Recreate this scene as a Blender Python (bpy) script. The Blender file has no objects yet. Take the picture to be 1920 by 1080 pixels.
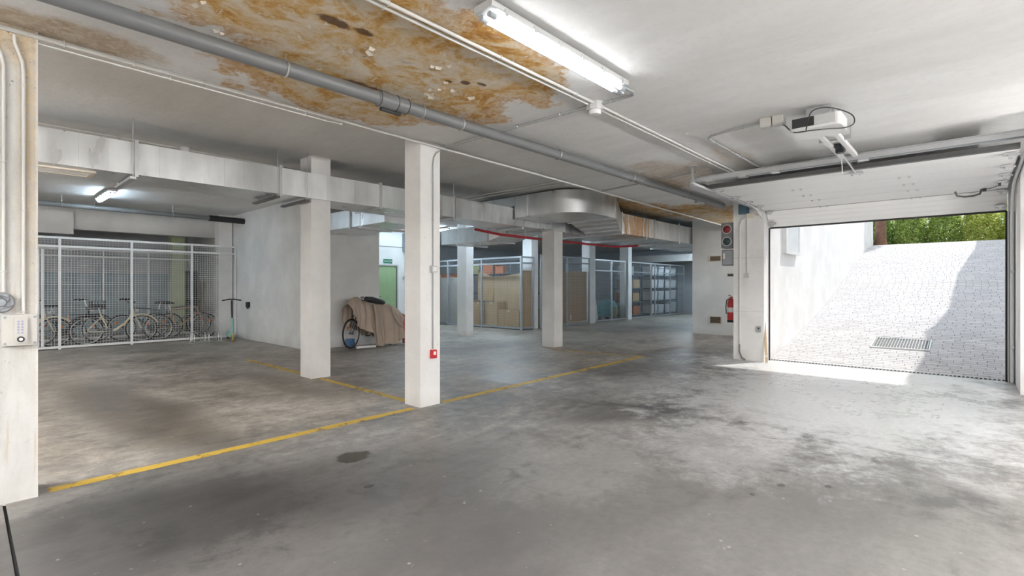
import bpy, math, random
from math import sin, cos, pi, radians, atan2, hypot
from mathutils import Vector, Matrix, noise as mnoise
random.seed(7)
SC = bpy.context.scene
COL = SC.collection

# ------------------------------------------------------------------ camera
cam_d = bpy.data.cameras.new('camera')
cam = bpy.data.objects.new('camera', cam_d); COL.objects.link(cam)
cam_d.sensor_width = 36.0
cam_d.lens = 944.0 / 1920.0 * 36.0
cam_d.shift_y = -2.0 / 1920.0
cam_d.clip_start = 0.05
cam_d.clip_end = 200
cam.location = (0, 0, 1.4)
cam.rotation_euler = (radians(90), 0, radians(42.5 - 90))
SC.camera = cam

# ------------------------------------------------------------------ sky, sun, exposure
W = bpy.data.worlds.new('sky'); SC.world = W; W.use_nodes = True
bg = W.node_tree.nodes['Background']
bg.inputs['Color'].default_value = (0.80, 0.89, 1.0, 1)
bg.inputs['Strength'].default_value = 1.5
sun_d = bpy.data.lights.new('sun', 'SUN'); sun_d.energy = 3.3; sun_d.angle = radians(0.6)
sun_d.color = (1.0, 0.96, 0.90)
sun = bpy.data.objects.new('sun', sun_d); COL.objects.link(sun)
sun.rotation_euler = Vector((-1.55, 0.78, -2.55)).to_track_quat('-Z', 'Y').to_euler()
sun.location = (14, -4, 12)
SC.view_settings.view_transform = 'Standard'
SC.view_settings.look = 'None'
SC.view_settings.exposure = 0.16
SC.view_settings.gamma = 1.0
SC.view_settings.use_curve_mapping = False
SC.cycles.use_denoising = True
SC.cycles.max_bounces = 6
SC.cycles.diffuse_bounces = 4
SC.cycles.glossy_bounces = 3
SC.cycles.transparent_max_bounces = 12
SC.cycles.use_light_tree = False
SC.cycles.caustics_reflective = False
SC.cycles.caustics_refractive = False

LAMP_MAIN = 24.0      # tube radiance of the near lamp
FILL_BACK = 480.0      # added fill lamps behind and right of the viewer
FILL_RECESS = 110.0       # added fill lamp in the recess by the door
FILL_BAY = 330.0       # added fill lamps over the parking bays to the left
LAMP_COOL = 200.0  # cool tubes, in real far lamps and in added fill lamps

# ------------------------------------------------------------------ helpers: mesh
class MB:
    def __init__(s): s.v = []; s.f = []
    def add(s, vs, fs):
        o = len(s.v); s.v += [tuple(p) for p in vs]; s.f += [tuple(i + o for i in f) for f in fs]; return s
    def box(s, x0, x1, y0, y1, z0, z1, skip=''):
        vs = [(x0,y0,z0),(x1,y0,z0),(x1,y1,z0),(x0,y1,z0),(x0,y0,z1),(x1,y0,z1),(x1,y1,z1),(x0,y1,z1)]
        fs = {'b':(0,3,2,1),'t':(4,5,6,7),'f':(0,1,5,4),'r':(1,2,6,5),'k':(2,3,7,6),'l':(3,0,4,7)}
        return s.add(vs, [f for k, f in fs.items() if k not in skip])
    def obox(s, p0, p1, w, h, up=(0,0,1)):
        """box of section w x h along p0-p1"""
        a, b = Vector(p0), Vector(p1); d = (b - a).normalized(); u = Vector(up)
        if abs(d.dot(u)) > .98: u = Vector((1,0,0))
        r = d.cross(u).normalized(); u = r.cross(d).normalized()
        vs = []
        for p in (a, b):
            for i, j in ((-1,-1),(1,-1),(1,1),(-1,1)): vs.append(p + r*(i*w/2) + u*(j*h/2))
        return s.add(vs, [(3,2,1,0),(4,5,6,7),(0,1,5,4),(1,2,6,5),(2,3,7,6),(3,0,4,7)])
    def tube(s, pts, r, n=10, cap=True, closed=False):
        P = [Vector(p) for p in pts]; m = len(P); rs = r if isinstance(r, (list, tuple)) else [r]*m
        up = Vector((0,0,1)); base = len(s.v); prev = None
        for i in range(m):
            if closed: d = P[(i+1) % m] - P[i-1]
            else: d = (P[min(i+1, m-1)] - P[max(i-1, 0)])
            d.normalize()
            if prev is None:
                a = up if abs(d.z) < .95 else Vector((1,0,0))
                x = d.cross(a).normalized()
            else:
                x = (prev - d*prev.dot(d)).normalized()
            prev = x; y = d.cross(x)
            for k in range(n):
                t = 2*pi*k/n; s.v.append(tuple(P[i] + (x*cos(t) + y*sin(t))*rs[i]))
        for i in range(m if closed else m-1):
            j = (i+1) % m
            for k in range(n):
                q = (k+1) % n
                s.f.append((base+i*n+k, base+i*n+q, base+j*n+q, base+j*n+k))
        if cap and not closed:
            s.f.append(tuple(base+k for k in reversed(range(n)))); s.f.append(tuple(base+(m-1)*n+k for k in range(n)))
        return s
    def cyl(s, p0, p1, r, n=12, r1=None):
        return s.tube([p0, p1], [r, r if r1 is None else r1], n)
    def lathe(s, c, prof, n=16, axis='z'):
        """prof: list of (radius, height) about axis through c"""
        base = len(s.v); c = Vector(c)
        for r, h in prof:
            for k in range(n):
                t = 2*pi*k/n; a, b = r*cos(t), r*sin(t)
                p = {'z': (a,b,h), 'x': (h,a,b), 'y': (b,h,a)}[axis]
                s.v.append(tuple(c + Vector(p)))
        m = len(prof)
        for i in range(m-1):
            for k in range(n):
                q = (k+1) % n; s.f.append((base+i*n+k, base+i*n+q, base+(i+1)*n+q, base+(i+1)*n+k))
        s.f.append(tuple(base+k for k in reversed(range(n)))); s.f.append(tuple(base+(m-1)*n+k for k in range(n)))
        return s
    def torus(s, c, R, r, n=24, m=6, axis='y'):
        pts = []
        for k in range(n):
            t = 2*pi*k/n; a, b = R*cos(t), R*sin(t)
            pts.append(Vector(c) + Vector({'y': (a,0,b), 'x': (0,a,b), 'z': (a,b,0)}[axis]))
        return s.tube(pts, r, m, closed=True)
    def prism(s, poly, h0, h1, axis='y'):
        """poly: 2D points; extruded along axis from h0 to h1"""
        def pt(a, b, h): return {'y': (a,h,b), 'x': (h,a,b), 'z': (a,b,h)}[axis]
        n = len(poly); vs = [pt(a,b,h0) for a,b in poly] + [pt(a,b,h1) for a,b in poly]
        fs = [tuple(range(n)), tuple(reversed(range(n, 2*n)))] + [((i+1) % n, i, n+i, n+(i+1) % n) for i in range(n)]
        return s.add(vs, fs)
    def rbox(s, x0, x1, y0, y1, z0, z1, r=.01, axis='z', n=3):
        """box with rounded edges along one axis"""
        A = {'z': (x0,x1,y0,y1,z0,z1), 'y': (x0,x1,z0,z1,y0,y1), 'x': (y0,y1,z0,z1,x0,x1)}[axis]
        a0,a1,b0,b1,h0,h1 = A; poly = []
        for cx, cy, t0 in ((a1-r,b1-r,0),(a0+r,b1-r,90),(a0+r,b0+r,180),(a1-r,b0+r,270)):
            for k in range(n+1):
                t = radians(t0 + 90*k/n); poly.append((cx + r*cos(t), cy + r*sin(t)))
        return s.prism(poly, h0, h1, axis)
    def mesh(s, name):
        me = bpy.data.meshes.new(name); me.from_pydata(s.v, [], s.f)
        import bmesh
        bm = bmesh.new(); bm.from_mesh(me); bmesh.ops.recalc_face_normals(bm, faces=bm.faces); bm.to_mesh(me); bm.free()
        return me

def world_loc(o):
    p = Vector((0,0,0))
    while o is not None: p += Vector(o.location); o = o.parent
    return p

def smooth_mesh(me, ang=40):
    me.shade_smooth()
    try: me.set_sharp_from_angle(angle=radians(ang))
    except Exception: pass

def build(mb, name, m, parent=None, smooth=False, local=False, bevel=0):
    """link MB as one mesh object; world coordinates unless local"""
    me = mb.mesh(name)
    if parent is not None and not local:
        me.transform(Matrix.Translation(-world_loc(parent)))
    me.materials.append(m)
    o = bpy.data.objects.new(name, me); COL.objects.link(o)
    if parent is not None: o.parent = parent
    if smooth: smooth_mesh(me)
    if bevel:
        b = o.modifiers.new('bevel', 'BEVEL'); b.width = bevel; b.segments = 2; b.limit_method = 'ANGLE'
    return o

def thing(name, label, cat, loc=(0,0,0), rz=0, group=None, kind=None):
    o = bpy.data.objects.new(name, None); COL.objects.link(o)
    o.location = loc; o.rotation_euler = (0,0,rz); o.empty_display_size = .1
    return tag(o, label, cat, group, kind)

def tag(o, label=None, cat=None, group=None, kind=None):
    if label: o['label'] = label
    if cat: o['category'] = cat
    if group: o['group'] = group
    if kind: o['kind'] = kind
    return o

def struct(mb, name, m, label=None, parent=None, cat=None):
    o = build(mb, name, m, parent)
    if parent is None: tag(o, label, cat, None, 'structure')
    return o

def copy_tree(o, parent=None):
    c = o.copy(); COL.objects.link(c); c.parent = parent
    for ch in list(o.children): copy_tree(ch, c)
    return c

def arc(c, r, t0, t1, n, plane='xz'):
    out = []
    for k in range(n+1):
        t = radians(t0 + (t1-t0)*k/n); a, b = r*cos(t), r*sin(t)
        out.append({'xz': (c[0]+a,c[1],c[2]+b), 'xy': (c[0]+a,c[1]+b,c[2]), 'yz': (c[0],c[1]+a,c[2]+b)}[plane])
    return out

# ------------------------------------------------------------------ helpers: materials
class NT:
    def __init__(s, name):
        s.m = bpy.data.materials.new(name); s.m.use_nodes = True
        s.t = s.m.node_tree; s.b = s.t.nodes['Principled BSDF']; s.out = s.t.nodes['Material Output']
        s._pos = None; s._obj = None
    def n(s, typ, **kw):
        x = s.t.nodes.new(typ)
        for k, v in kw.items(): setattr(x, k, v)
        return x
    def put(s, sock, v):
        if hasattr(v, 'is_output') or isinstance(v, bpy.types.NodeSocket): s.t.links.new(v, sock)
        elif v is not None: sock.default_value = v
    @property
    def pos(s):
        if s._pos is None: s._pos = s.n('ShaderNodeNewGeometry').outputs['Position']
        return s._pos
    @property
    def obj(s):
        if s._obj is None: s._obj = s.n('ShaderNodeTexCoord').outputs['Object']
        return s._obj
    def scale(s, vec, sc):
        x = s.n('ShaderNodeVectorMath', operation='MULTIPLY'); s.put(x.inputs[0], vec); x.inputs[1].default_value = sc; return x.outputs[0]
    def noise(s, vec, scale, detail=4, rough=.55, dist=0.0):
        x = s.n('ShaderNodeTexNoise'); s.put(x.inputs['Vector'], vec); x.inputs['Scale'].default_value = scale
        x.inputs['Detail'].default_value = detail; x.inputs['Roughness'].default_value = rough; x.inputs['Distortion'].default_value = dist
        return x.outputs['Fac']
    def math(s, op, a, b=None, clamp=False):
        x = s.n('ShaderNodeMath', operation=op); x.use_clamp = clamp; s.put(x.inputs[0], a)
        if b is not None: s.put(x.inputs[1], b)
        return x.outputs[0]
    def mapr(s, v, a, b, c=0.0, d=1.0, smooth=True):
        x = s.n('ShaderNodeMapRange'); x.interpolation_type = 'SMOOTHSTEP' if smooth else 'LINEAR'
        s.put(x.inputs['Value'], v)
        for k, q in (('From Min',a),('From Max',b),('To Min',c),('To Max',d)): s.put(x.inputs[k], q)
        return x.outputs['Result']
    def mix(s, fac, a, b):
        x = s.n('ShaderNodeMix', data_type='RGBA'); s.put(x.inputs[0], fac)
        for i, q in ((6,a),(7,b)):
            if isinstance(q, tuple) and len(q) == 3: q = (*q, 1)
            s.put(x.inputs[i], q)
        return x.outputs[2]
    def ramp(s, fac, stops):
        x = s.n('ShaderNodeValToRGB'); s.put(x.inputs[0], fac); e = x.color_ramp.elements
        while len(e) < len(stops): e.new(.5)
        for i, (p, c) in enumerate(stops): e[i].position = p; e[i].color = (*c, 1)
        return x.outputs[0]
    def bump(s, h, strength=.3, dist=.01):
        x = s.n('ShaderNodeBump'); s.put(x.inputs['Height'], h); x.inputs['Strength'].default_value = strength; x.inputs['Distance'].default_value = dist
        s.t.links.new(x.outputs[0], s.b.inputs['Normal']); return x
    def ell(s, c, r, rot=0.0, vec=None, edge=.6):
        """1 in the ellipse's middle, 0 at its rim (world xy, or any two axes of vec)"""
        x = s.n('ShaderNodeMapping', vector_type='TEXTURE'); s.put(x.inputs['Vector'], vec or s.pos)
        x.inputs['Location'].default_value = c; x.inputs['Rotation'].default_value = (0,0,radians(rot)); x.inputs['Scale'].default_value = r
        l = s.n('ShaderNodeVectorMath', operation='LENGTH'); s.t.links.new(x.outputs[0], l.inputs[0])
        return s.math('SUBTRACT', 1.0, l.outputs['Value'])
    def base(s, color=None, rough=None, metal=None, spec=None):
        for k, v in (('Base Color',color),('Roughness',rough),('Metallic',metal),('Specular IOR Level',spec)):
            if v is None: continue
            if isinstance(v, tuple) and len(v) == 3: v = (*v, 1)
            s.put(s.b.inputs[k], v)
        return s

def plain(name, c, rough=.5, metal=0.0, var=.06, sc=6, bump=0.0, bsc=40):
    t = NT(name); f = t.noise(t.obj, sc, 4)
    lo = tuple(max(0, x*(1-var*2)) for x in c); hi = tuple(min(1, x*(1+var*1.4)) for x in c)
    t.base(t.mix(f, lo, hi), rough, metal)
    if bump: t.bump(t.noise(t.obj, bsc, 3), bump, .005)
    return t.m
# ------------------------------------------------------------------ materials of the room
def ceiling_mat():
    t = NT('ceiling_plaster'); P = t.pos
    n1 = t.noise(t.scale(P, (1,.35,1)), 2.2, 6, .6); n2 = t.noise(P, 14, 3, .6)
    white = t.mix(t.mapr(n1, .3, .7), (.78,.775,.765), (.86,.86,.855))
    white = t.mix(t.mapr(n2, .45, .75, 0, .3), white, (.72,.71,.70))
    # water stains: each an irregular patch of its own outline
    w = t.noise(P, 1.7, 5, .6, .4); wob = t.math('MULTIPLY', t.math('SUBTRACT', w, .5), 1.25)
    fineN = t.noise(P, 7, 4, .65, .5); fine = t.math('MULTIPLY', t.math('SUBTRACT', fineN, .5), .5)
    big = None
    for c, r, rot in (((2.35,3.42,3.1),(1.40,1.18,9),-8), ((1.35,2.95,3.1),(.80,.95,9),0), ((2.35,4.05,3.1),(1.05,.72,9),-10), ((2.75,2.95,3.1),(.85,.70,9),0),
                      ((12.4,5.2,3.2),(3.1,1.7,9),-8), ((15.2,4.6,3.2),(1.6,1.0,9),0)):
        e = t.ell(c, r, rot); big = e if big is None else t.math('MAXIMUM', big, e)
    m = t.math('ADD', t.math('ADD', big, wob), fine)
    halo = t.mapr(m, -.03, .12)
    core = t.mapr(m, .06, .30)
    swirl = t.noise(P, 2.0, 5, .6, 1.8); grain = t.noise(P, 13, 5, .72, .8)
    bands = t.math('SINE', t.math('ADD', t.math('MULTIPLY', m, 13.0), t.math('MULTIPLY', swirl, 17.0)))
    rimward = t.mapr(m, .15, .75, 1, 0)
    blend = t.math('ADD', t.math('ADD', t.math('MULTIPLY', grain, .62), t.math('MULTIPLY', swirl, .80)), t.math('ADD', t.math('MULTIPLY', bands, .085), t.math('MULTIPLY', rimward, .13)))
    blend = t.math('SUBTRACT', blend, .26)
    inner = t.ramp(blend, [(.26,(.74,.67,.57)),(.42,(.68,.57,.42)),(.54,(.62,.44,.22)),(.66,(.53,.29,.08)),(.84,(.32,.14,.03))])
    flake = t.math('MULTIPLY', t.mapr(t.noise(t.scale(P, (1,.7,1)), 10, 5, .75, 1.6), .58, .64), t.mapr(swirl, .42, .58)); inner = t.mix(t.math('MULTIPLY', flake, .8), inner, (.80,.77,.72))
    tan = t.ramp(fineN, [(.3,(.62,.49,.32)),(.52,(.70,.60,.46)),(.75,(.77,.71,.62))])
    rim = t.math('MULTIPLY', t.mapr(m, .02, .08), t.mapr(m, .12, .24, 1, 0))
    col = t.mix(t.math('MULTIPLY', halo, .7), white, tan); col = t.mix(core, col, inner); col = t.mix(t.math('MULTIPLY', rim, t.mapr(grain, .38, .6, .1, .85)), col, (.52,.29,.10))
    # pale damp marks
    for c, r, k in (((.45,4.48,3.1),(.75,.26,9),.85), ((7.4,3.35,3.1),(1.5,.75,9),.55), ((7.9,3.75,3.1),(.8,.4,9),.7), ((6.9,2.3,3.1),(1.0,.25,9),.35)):
        e = t.math('ADD', t.ell(c, r), t.math('MULTIPLY', wob, .8)); e = t.math('ADD', e, fine)
        col = t.mix(t.math('MULTIPLY', t.mapr(e, .05, .45), k), col, t.mix(t.mapr(grain, .35, .65), (.40,.28,.16), (.62,.53,.42)))
    # bare brown holes in the plaster
    hole_n = fineN
    for c, r in (((1.63,3.02,3.1),(.15,.06,9)), ((1.80,3.0,3.1),(.11,.05,9)), ((2.83,3.12,3.1),(.055,.045,9)), ((2.95,3.04,3.1),(.06,.04,9)), ((2.72,3.2,3.1),(.05,.035,9)), ((2.35,3.83,3.1),(.42,.10,9))):
        e = t.math('ADD', t.ell(c, r), t.math('MULTIPLY', t.math('SUBTRACT', hole_n, .5), 1.6))
        col = t.mix(t.math('MULTIPLY', t.mapr(e, .1, .45), .9), col, (.10,.042,.016))
    t.base(col, .85, 0, .25)
    h = n2
    t.bump(h, .3, .025)
    return t.m

def floor_mat():
    t = NT('floor_concrete'); P = t.pos
    n1 = t.noise(P, .55, 4, .6, .4); n2 = t.noise(P, 2.3, 6, .72, .3); n3 = t.noise(P, 16, 5, .7); n4 = t.noise(t.scale(P, (.5,2.2,1)), 3.5, 5, .7)
    n5 = t.noise(P, 6.5, 5, .75, .6)
    f = t.math('ADD', t.math('MULTIPLY', n1, .30), t.math('ADD', t.math('MULTIPLY', n2, .30), t.math('ADD', t.math('MULTIPLY', n4, .16), t.math('MULTIPLY', n5, .24))))
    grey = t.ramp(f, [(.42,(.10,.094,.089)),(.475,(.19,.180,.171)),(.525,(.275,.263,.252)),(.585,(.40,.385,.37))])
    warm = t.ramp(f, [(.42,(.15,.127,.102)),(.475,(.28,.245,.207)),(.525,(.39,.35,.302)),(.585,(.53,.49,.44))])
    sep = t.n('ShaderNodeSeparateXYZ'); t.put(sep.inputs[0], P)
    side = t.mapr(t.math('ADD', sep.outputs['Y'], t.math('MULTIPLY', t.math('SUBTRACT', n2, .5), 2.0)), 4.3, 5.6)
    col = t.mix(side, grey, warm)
    wob = t.math('ADD', t.math('MULTIPLY', t.math('SUBTRACT', n2, .5), 1.3), t.math('MULTIPLY', t.math('SUBTRACT', n5, .5), .9))
    def blot(c, r, rot, k, colr, lo=.0, hi=.55):
        nonlocal col
        e = t.math('ADD', t.ell(c, r, rot), wob); k_ = t.math('MULTIPLY', t.mapr(e, lo, hi), k)
        if sum(colr) < .45:                      # grime darkens what is there and keeps its mottling
            q = t.n('ShaderNodeMix', data_type='RGBA', blend_type='MULTIPLY'); t.put(q.inputs[0], k_); t.put(q.inputs[6], col); q.inputs[7].default_value = (*[min(1, c_/.27) for c_ in colr], 1); col = q.outputs[2]
        else: col = t.mix(k_, col, colr)
    # darker foreground, tyre-blackened and oily areas, paler worn areas, painted daylight by the door
    blot((1.6,1.4,0),(3.6,2.1,9),-12,.75,(.165,.157,.150),-.1,.5)
    blot((1.30,7.1,0),(.55,2.9,9),4,.72,(.085,.072,.062)); blot((3.15,7.4,0),(.35,1.7,9),0,.5,(.10,.085,.07))
    blot((.75,3.55,0),(1.3,.95,9),10,.7,(.06,.060,.060)); blot((2.0,3.3,0),(1.5,.9,9),-15,.45,(.085,.084,.084))
    blot((1.7,1.9,0),(1.5,.7,9),30,.35,(.10,.098,.096)); blot((5.15,2.75,0),(1.3,.45,9),-20,.55,(.10,.10,.102))
    blot((4.4,.55,0),(1.7,.5,9),-10,.30,(.11,.11,.112)); blot((9.0,8.4,0),(4.5,.55,9),0,.4,(.14,.125,.11)); blot((13,8.6,0),(4.5,1.6,9),0,.35,(.13,.12,.11))
    blot((4.6,1.6,0),(1.1,.9,9),20,.45,(.50,.495,.49)); blot((3.3,2.3,0),(1.0,.7,9),0,.28,(.44,.43,.42)); blot((7.6,1.3,0),(3.4,2.4,9),0,.7,(.58,.58,.585)); blot((9.9,1.7,0),(1.7,3.0,9),0,.85,(.72,.715,.71)); blot((6.6,3.4,0),(1.6,.8,9),10,.35,(.42,.41,.40))  # the two palest, by the door, carry sun and sky sheen as colour
    blot((2.17,3.77,0),(.17,.15,9),20,.9,(.055,.043,.024),.05,.3); blot((10.7,5.05,0),(.95,.22,9),0,.75,(.12,.075,.04)); blot((.3,4.55,0),(.5,.35,9),0,.5,(.45,.43,.40))
    for c, r in (((1.93,3.13,0),(.05,.04,9)), ((3.9,1.0,0),(.05,.035,9)), ((4.1,.75,0),(.04,.03,9)), ((3.6,1.1,0),(.035,.03,9))): blot(c, r, 0, .8, (.04,.04,.04), .1, .4)
    speck = t.mapr(n3, .66, .72); col = t.mix(t.math('MULTIPLY', speck, .5), col, (.55,.54,.53))
    v = t.n('ShaderNodeTexVoronoi'); t.put(v.inputs['Vector'], P); v.inputs['Scale'].default_value = 7.5
    dots = t.math('MULTIPLY', t.mapr(v.outputs['Distance'], .05, .09, 1, 0), t.mapr(n2, .5, .56)); col = t.mix(t.math('MULTIPLY', dots, .5), col, (.58,.57,.56))
    col = t.mix(t.mapr(n3, .35, .72, 0, .5), col, t.mix(.55, col, (.09,.086,.082)))
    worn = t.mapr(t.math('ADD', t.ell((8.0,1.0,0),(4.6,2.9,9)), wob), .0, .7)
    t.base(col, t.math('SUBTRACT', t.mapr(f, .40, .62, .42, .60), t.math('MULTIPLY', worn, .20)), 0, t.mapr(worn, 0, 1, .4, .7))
    t.bump(n3, .12, .01)
    return t.m

def paint_mat(name, c, bump=.25, dirt=.25):
    t = NT(name); P = t.pos
    n = t.noise(P, 1.3, 5, .6)
    c2 = tuple(x*.88 for x in c)
    col = t.mix(t.mapr(n, .35, .7), c2, c)
    if dirt:
        sep = t.n('ShaderNodeSeparateXYZ'); t.put(sep.inputs[0], P)
        low = t.mapr(t.math('ADD', sep.outputs['Z'], t.math('MULTIPLY', n, .35)), .1, .42, 1, 0)
        col = t.mix(t.math('MULTIPLY', low, dirt), col, (.40,.35,.29))
        pit = t.mapr(t.noise(P, 19, 4, .6), .70, .73); col = t.mix(t.math('MULTIPLY', pit, .35), col, (.42,.40,.37))
    t.base(col, .75, 0, .3)
    if bump >= .3: t.bump(t.noise(P, 9, 2, .65), bump, .02)
    return t.m

def near_column_mat():
    t = NT('stained_column_paint'); P = t.pos
    n = t.noise(t.scale(P, (1,1,.35)), 4, 7, .65, .4); n2 = t.noise(P, 22, 6, .7)
    col = t.mix(t.mapr(n, .35, .7), (.62,.605,.57), (.76,.75,.725))
    sep = t.n('ShaderNodeSeparateXYZ'); t.put(sep.inputs[0], P)
    x, z = sep.outputs['X'], sep.outputs['Z']
    side = t.math('MULTIPLY', t.mapr(x, .215, .285), t.mapr(t.math('ADD', z, t.math('MULTIPLY', n, .8)), 1.0, 3.1))
    top = t.mapr(t.math('ADD', z, t.math('MULTIPLY', t.math('SUBTRACT', n, .5), .9)), 2.70, 3.0)
    stain = t.ramp(n2, [(.3,(.32,.19,.07)),(.5,(.60,.45,.24)),(.72,(.70,.60,.42))])
    col = t.mix(t.math('MULTIPLY', t.math('MAXIMUM', t.math('MULTIPLY', side, t.mapr(n2, .35, .6, .35, .9)), t.math('MULTIPLY', top, .8)), .8), col, stain)
    rim = t.mapr(t.math('ADD', x, t.math('MULTIPLY', t.math('SUBTRACT', n2, .5), .02)), .322, .335); col = t.mix(t.math('MULTIPLY', rim, .8), col, (.78,.75,.70))
    run = t.math('MULTIPLY', t.mapr(t.noise(t.scale(P, (9,9,.5)), 3, 4), .56, .68), .35); col = t.mix(run, col, (.55,.40,.22))
    pits = t.math('MULTIPLY', t.mapr(t.noise(P, 26, 5, .6), .66, .70), t.mapr(z, 2.0, 2.95, .25, .9)); col = t.mix(pits, col, (.17,.14,.11))
    t.base(col, .8, 0, .25); t.bump(n2, .8, .02)
    return t.m

def steel_mat(name='galvanised_steel', c=(.80,.815,.82), rough=.33, rust=None):
    t = NT(name); P = t.pos
    v = t.n('ShaderNodeTexVoronoi'); t.put(v.inputs['Vector'], P); v.inputs['Scale'].default_value = 55
    n = t.noise(t.scale(P, (3,3,.8)), 1.6, 3, .5); n2 = t.noise(P, 2.2, 3)
    f = t.math('ADD', t.math('MULTIPLY', n, .6), t.math('MULTIPLY', n2, .4))
    col = t.mix(t.mapr(f, .3, .7), tuple(x*.90 for x in c), tuple(min(1, x*1.10) for x in c))
    col = t.mix(t.math('MULTIPLY', v.outputs['Color'], .12), col, (.9,.92,.94))
    met = .8
    if rust:
        e = t.math('ADD', t.ell(*rust), t.math('MULTIPLY', t.math('SUBTRACT', t.noise(t.scale(P, (5,5,.5)), 2.2, 4, .6), .5), 3.4))
        k = t.mapr(e, .1, .5); col = t.mix(k, col, t.mix(t.noise(P, 18, 5), (.36,.15,.04), (.72,.52,.33))); met = t.mapr(e, .1, .5, .8, .05)
    t.base(col, t.mapr(f, .3, .7, rough-.07, rough+.12), met)
    return t.m

def paver_mat():
    t = NT('paver_stone'); P = t.pos
    oi = t.n('ShaderNodeObjectInfo').outputs['Random']; isl = t.n('ShaderNodeNewGeometry').outputs['Random Per Island']
    r = t.math('FRACT', t.math('ADD', oi, isl)); n = t.noise(P, 9, 5, .6); n2 = t.noise(P, .6, 4)
    col = t.ramp(r, [(0,(.50,.485,.49)),(.5,(.57,.55,.555)),(1,(.63,.61,.605))])
    col = t.mix(t.mapr(n, .3, .75, 0, .5), col, (.46,.44,.44)); col = t.mix(t.mapr(n2, .4, .7, 0, .35), col, (.52,.515,.55))
    t.base(col, .8, 0, .3); return t.m

def emit_mat(name, c, s):
    t = NT(name); t.base((.9,.9,.9), .4); t.put(t.b.inputs['Emission Color'], (*c, 1)); t.b.inputs['Emission Strength'].default_value = s; return t.m

def clear_mat(name, c=(.92,.96,1.0), k=.86):
    t = NT(name); tr = t.n('ShaderNodeBsdfTransparent'); tr.inputs[0].default_value = (*c, 1)
    gl = t.n('ShaderNodeBsdfGlossy'); gl.inputs['Roughness'].default_value = .12
    mx = t.n('ShaderNodeMixShader'); mx.inputs[0].default_value = 1-k
    t.t.links.new(tr.outputs[0], mx.inputs[1]); t.t.links.new(gl.outputs[0], mx.inputs[2]); t.t.links.new(mx.outputs[0], t.out.inputs['Surface']); return t.m

def line_paint_mat():
    t = NT('worn_yellow_paint'); P = t.pos
    n = t.noise(P, 7, 6, .68, .3); n2 = t.noise(P, .9, 3)
    col = t.mix(t.noise(P, 5, 4), (.50,.32,.035), (.66,.45,.07)); t.base(col, .6)
    tr = t.n('ShaderNodeBsdfTransparent'); mx = t.n('ShaderNodeMixShader')
    k = t.mapr(t.math('ADD', n, t.math('MULTIPLY', t.math('SUBTRACT', n2, .5), .5)), .34, .46, .10, 1)
    t.put(mx.inputs[0], k); t.t.links.new(tr.outputs[0], mx.inputs[1]); t.t.links.new(t.b.outputs[0], mx.inputs[2]); t.t.links.new(mx.outputs[0], t.out.inputs['Surface']); return t.m

def leaf_mat(name, a, b, cc):
    t = NT(name); r = t.n('ShaderNodeNewGeometry').outputs['Random Per Island']
    col = t.ramp(r, [(0,a),(.55,b),(1,cc)]); t.base(col, .5, 0, .3)
    tl = t.n('ShaderNodeBsdfTranslucent'); t.put(tl.inputs[0], col); mx = t.n('ShaderNodeMixShader'); mx.inputs[0].default_value = .65
    t.t.links.new(t.b.outputs[0], mx.inputs[1]); t.t.links.new(tl.outputs[0], mx.inputs[2]); t.t.links.new(mx.outputs[0], t.out.inputs['Surface']); return t.m

def cloth_mat(name, c, var=.12):
    t = NT(name); n = t.noise(t.obj, 3.5, 5); t.base(t.mix(n, tuple(x*(1-var*1.5) for x in c), tuple(min(1,x*(1+var)) for x in c)), .92, 0, .15)
    t.bump(t.noise(t.obj, 60, 3), .25, .004); return t.m

def panel_mat():
    t = NT('door_panel_white'); sep = t.n('ShaderNodeSeparateXYZ'); t.put(sep.inputs[0], t.pos)
    t.base(t.mix(t.noise(t.pos, 2, 4), (.85,.845,.835), (.90,.895,.885)), .42, 0, .4)
    return t.m

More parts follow.
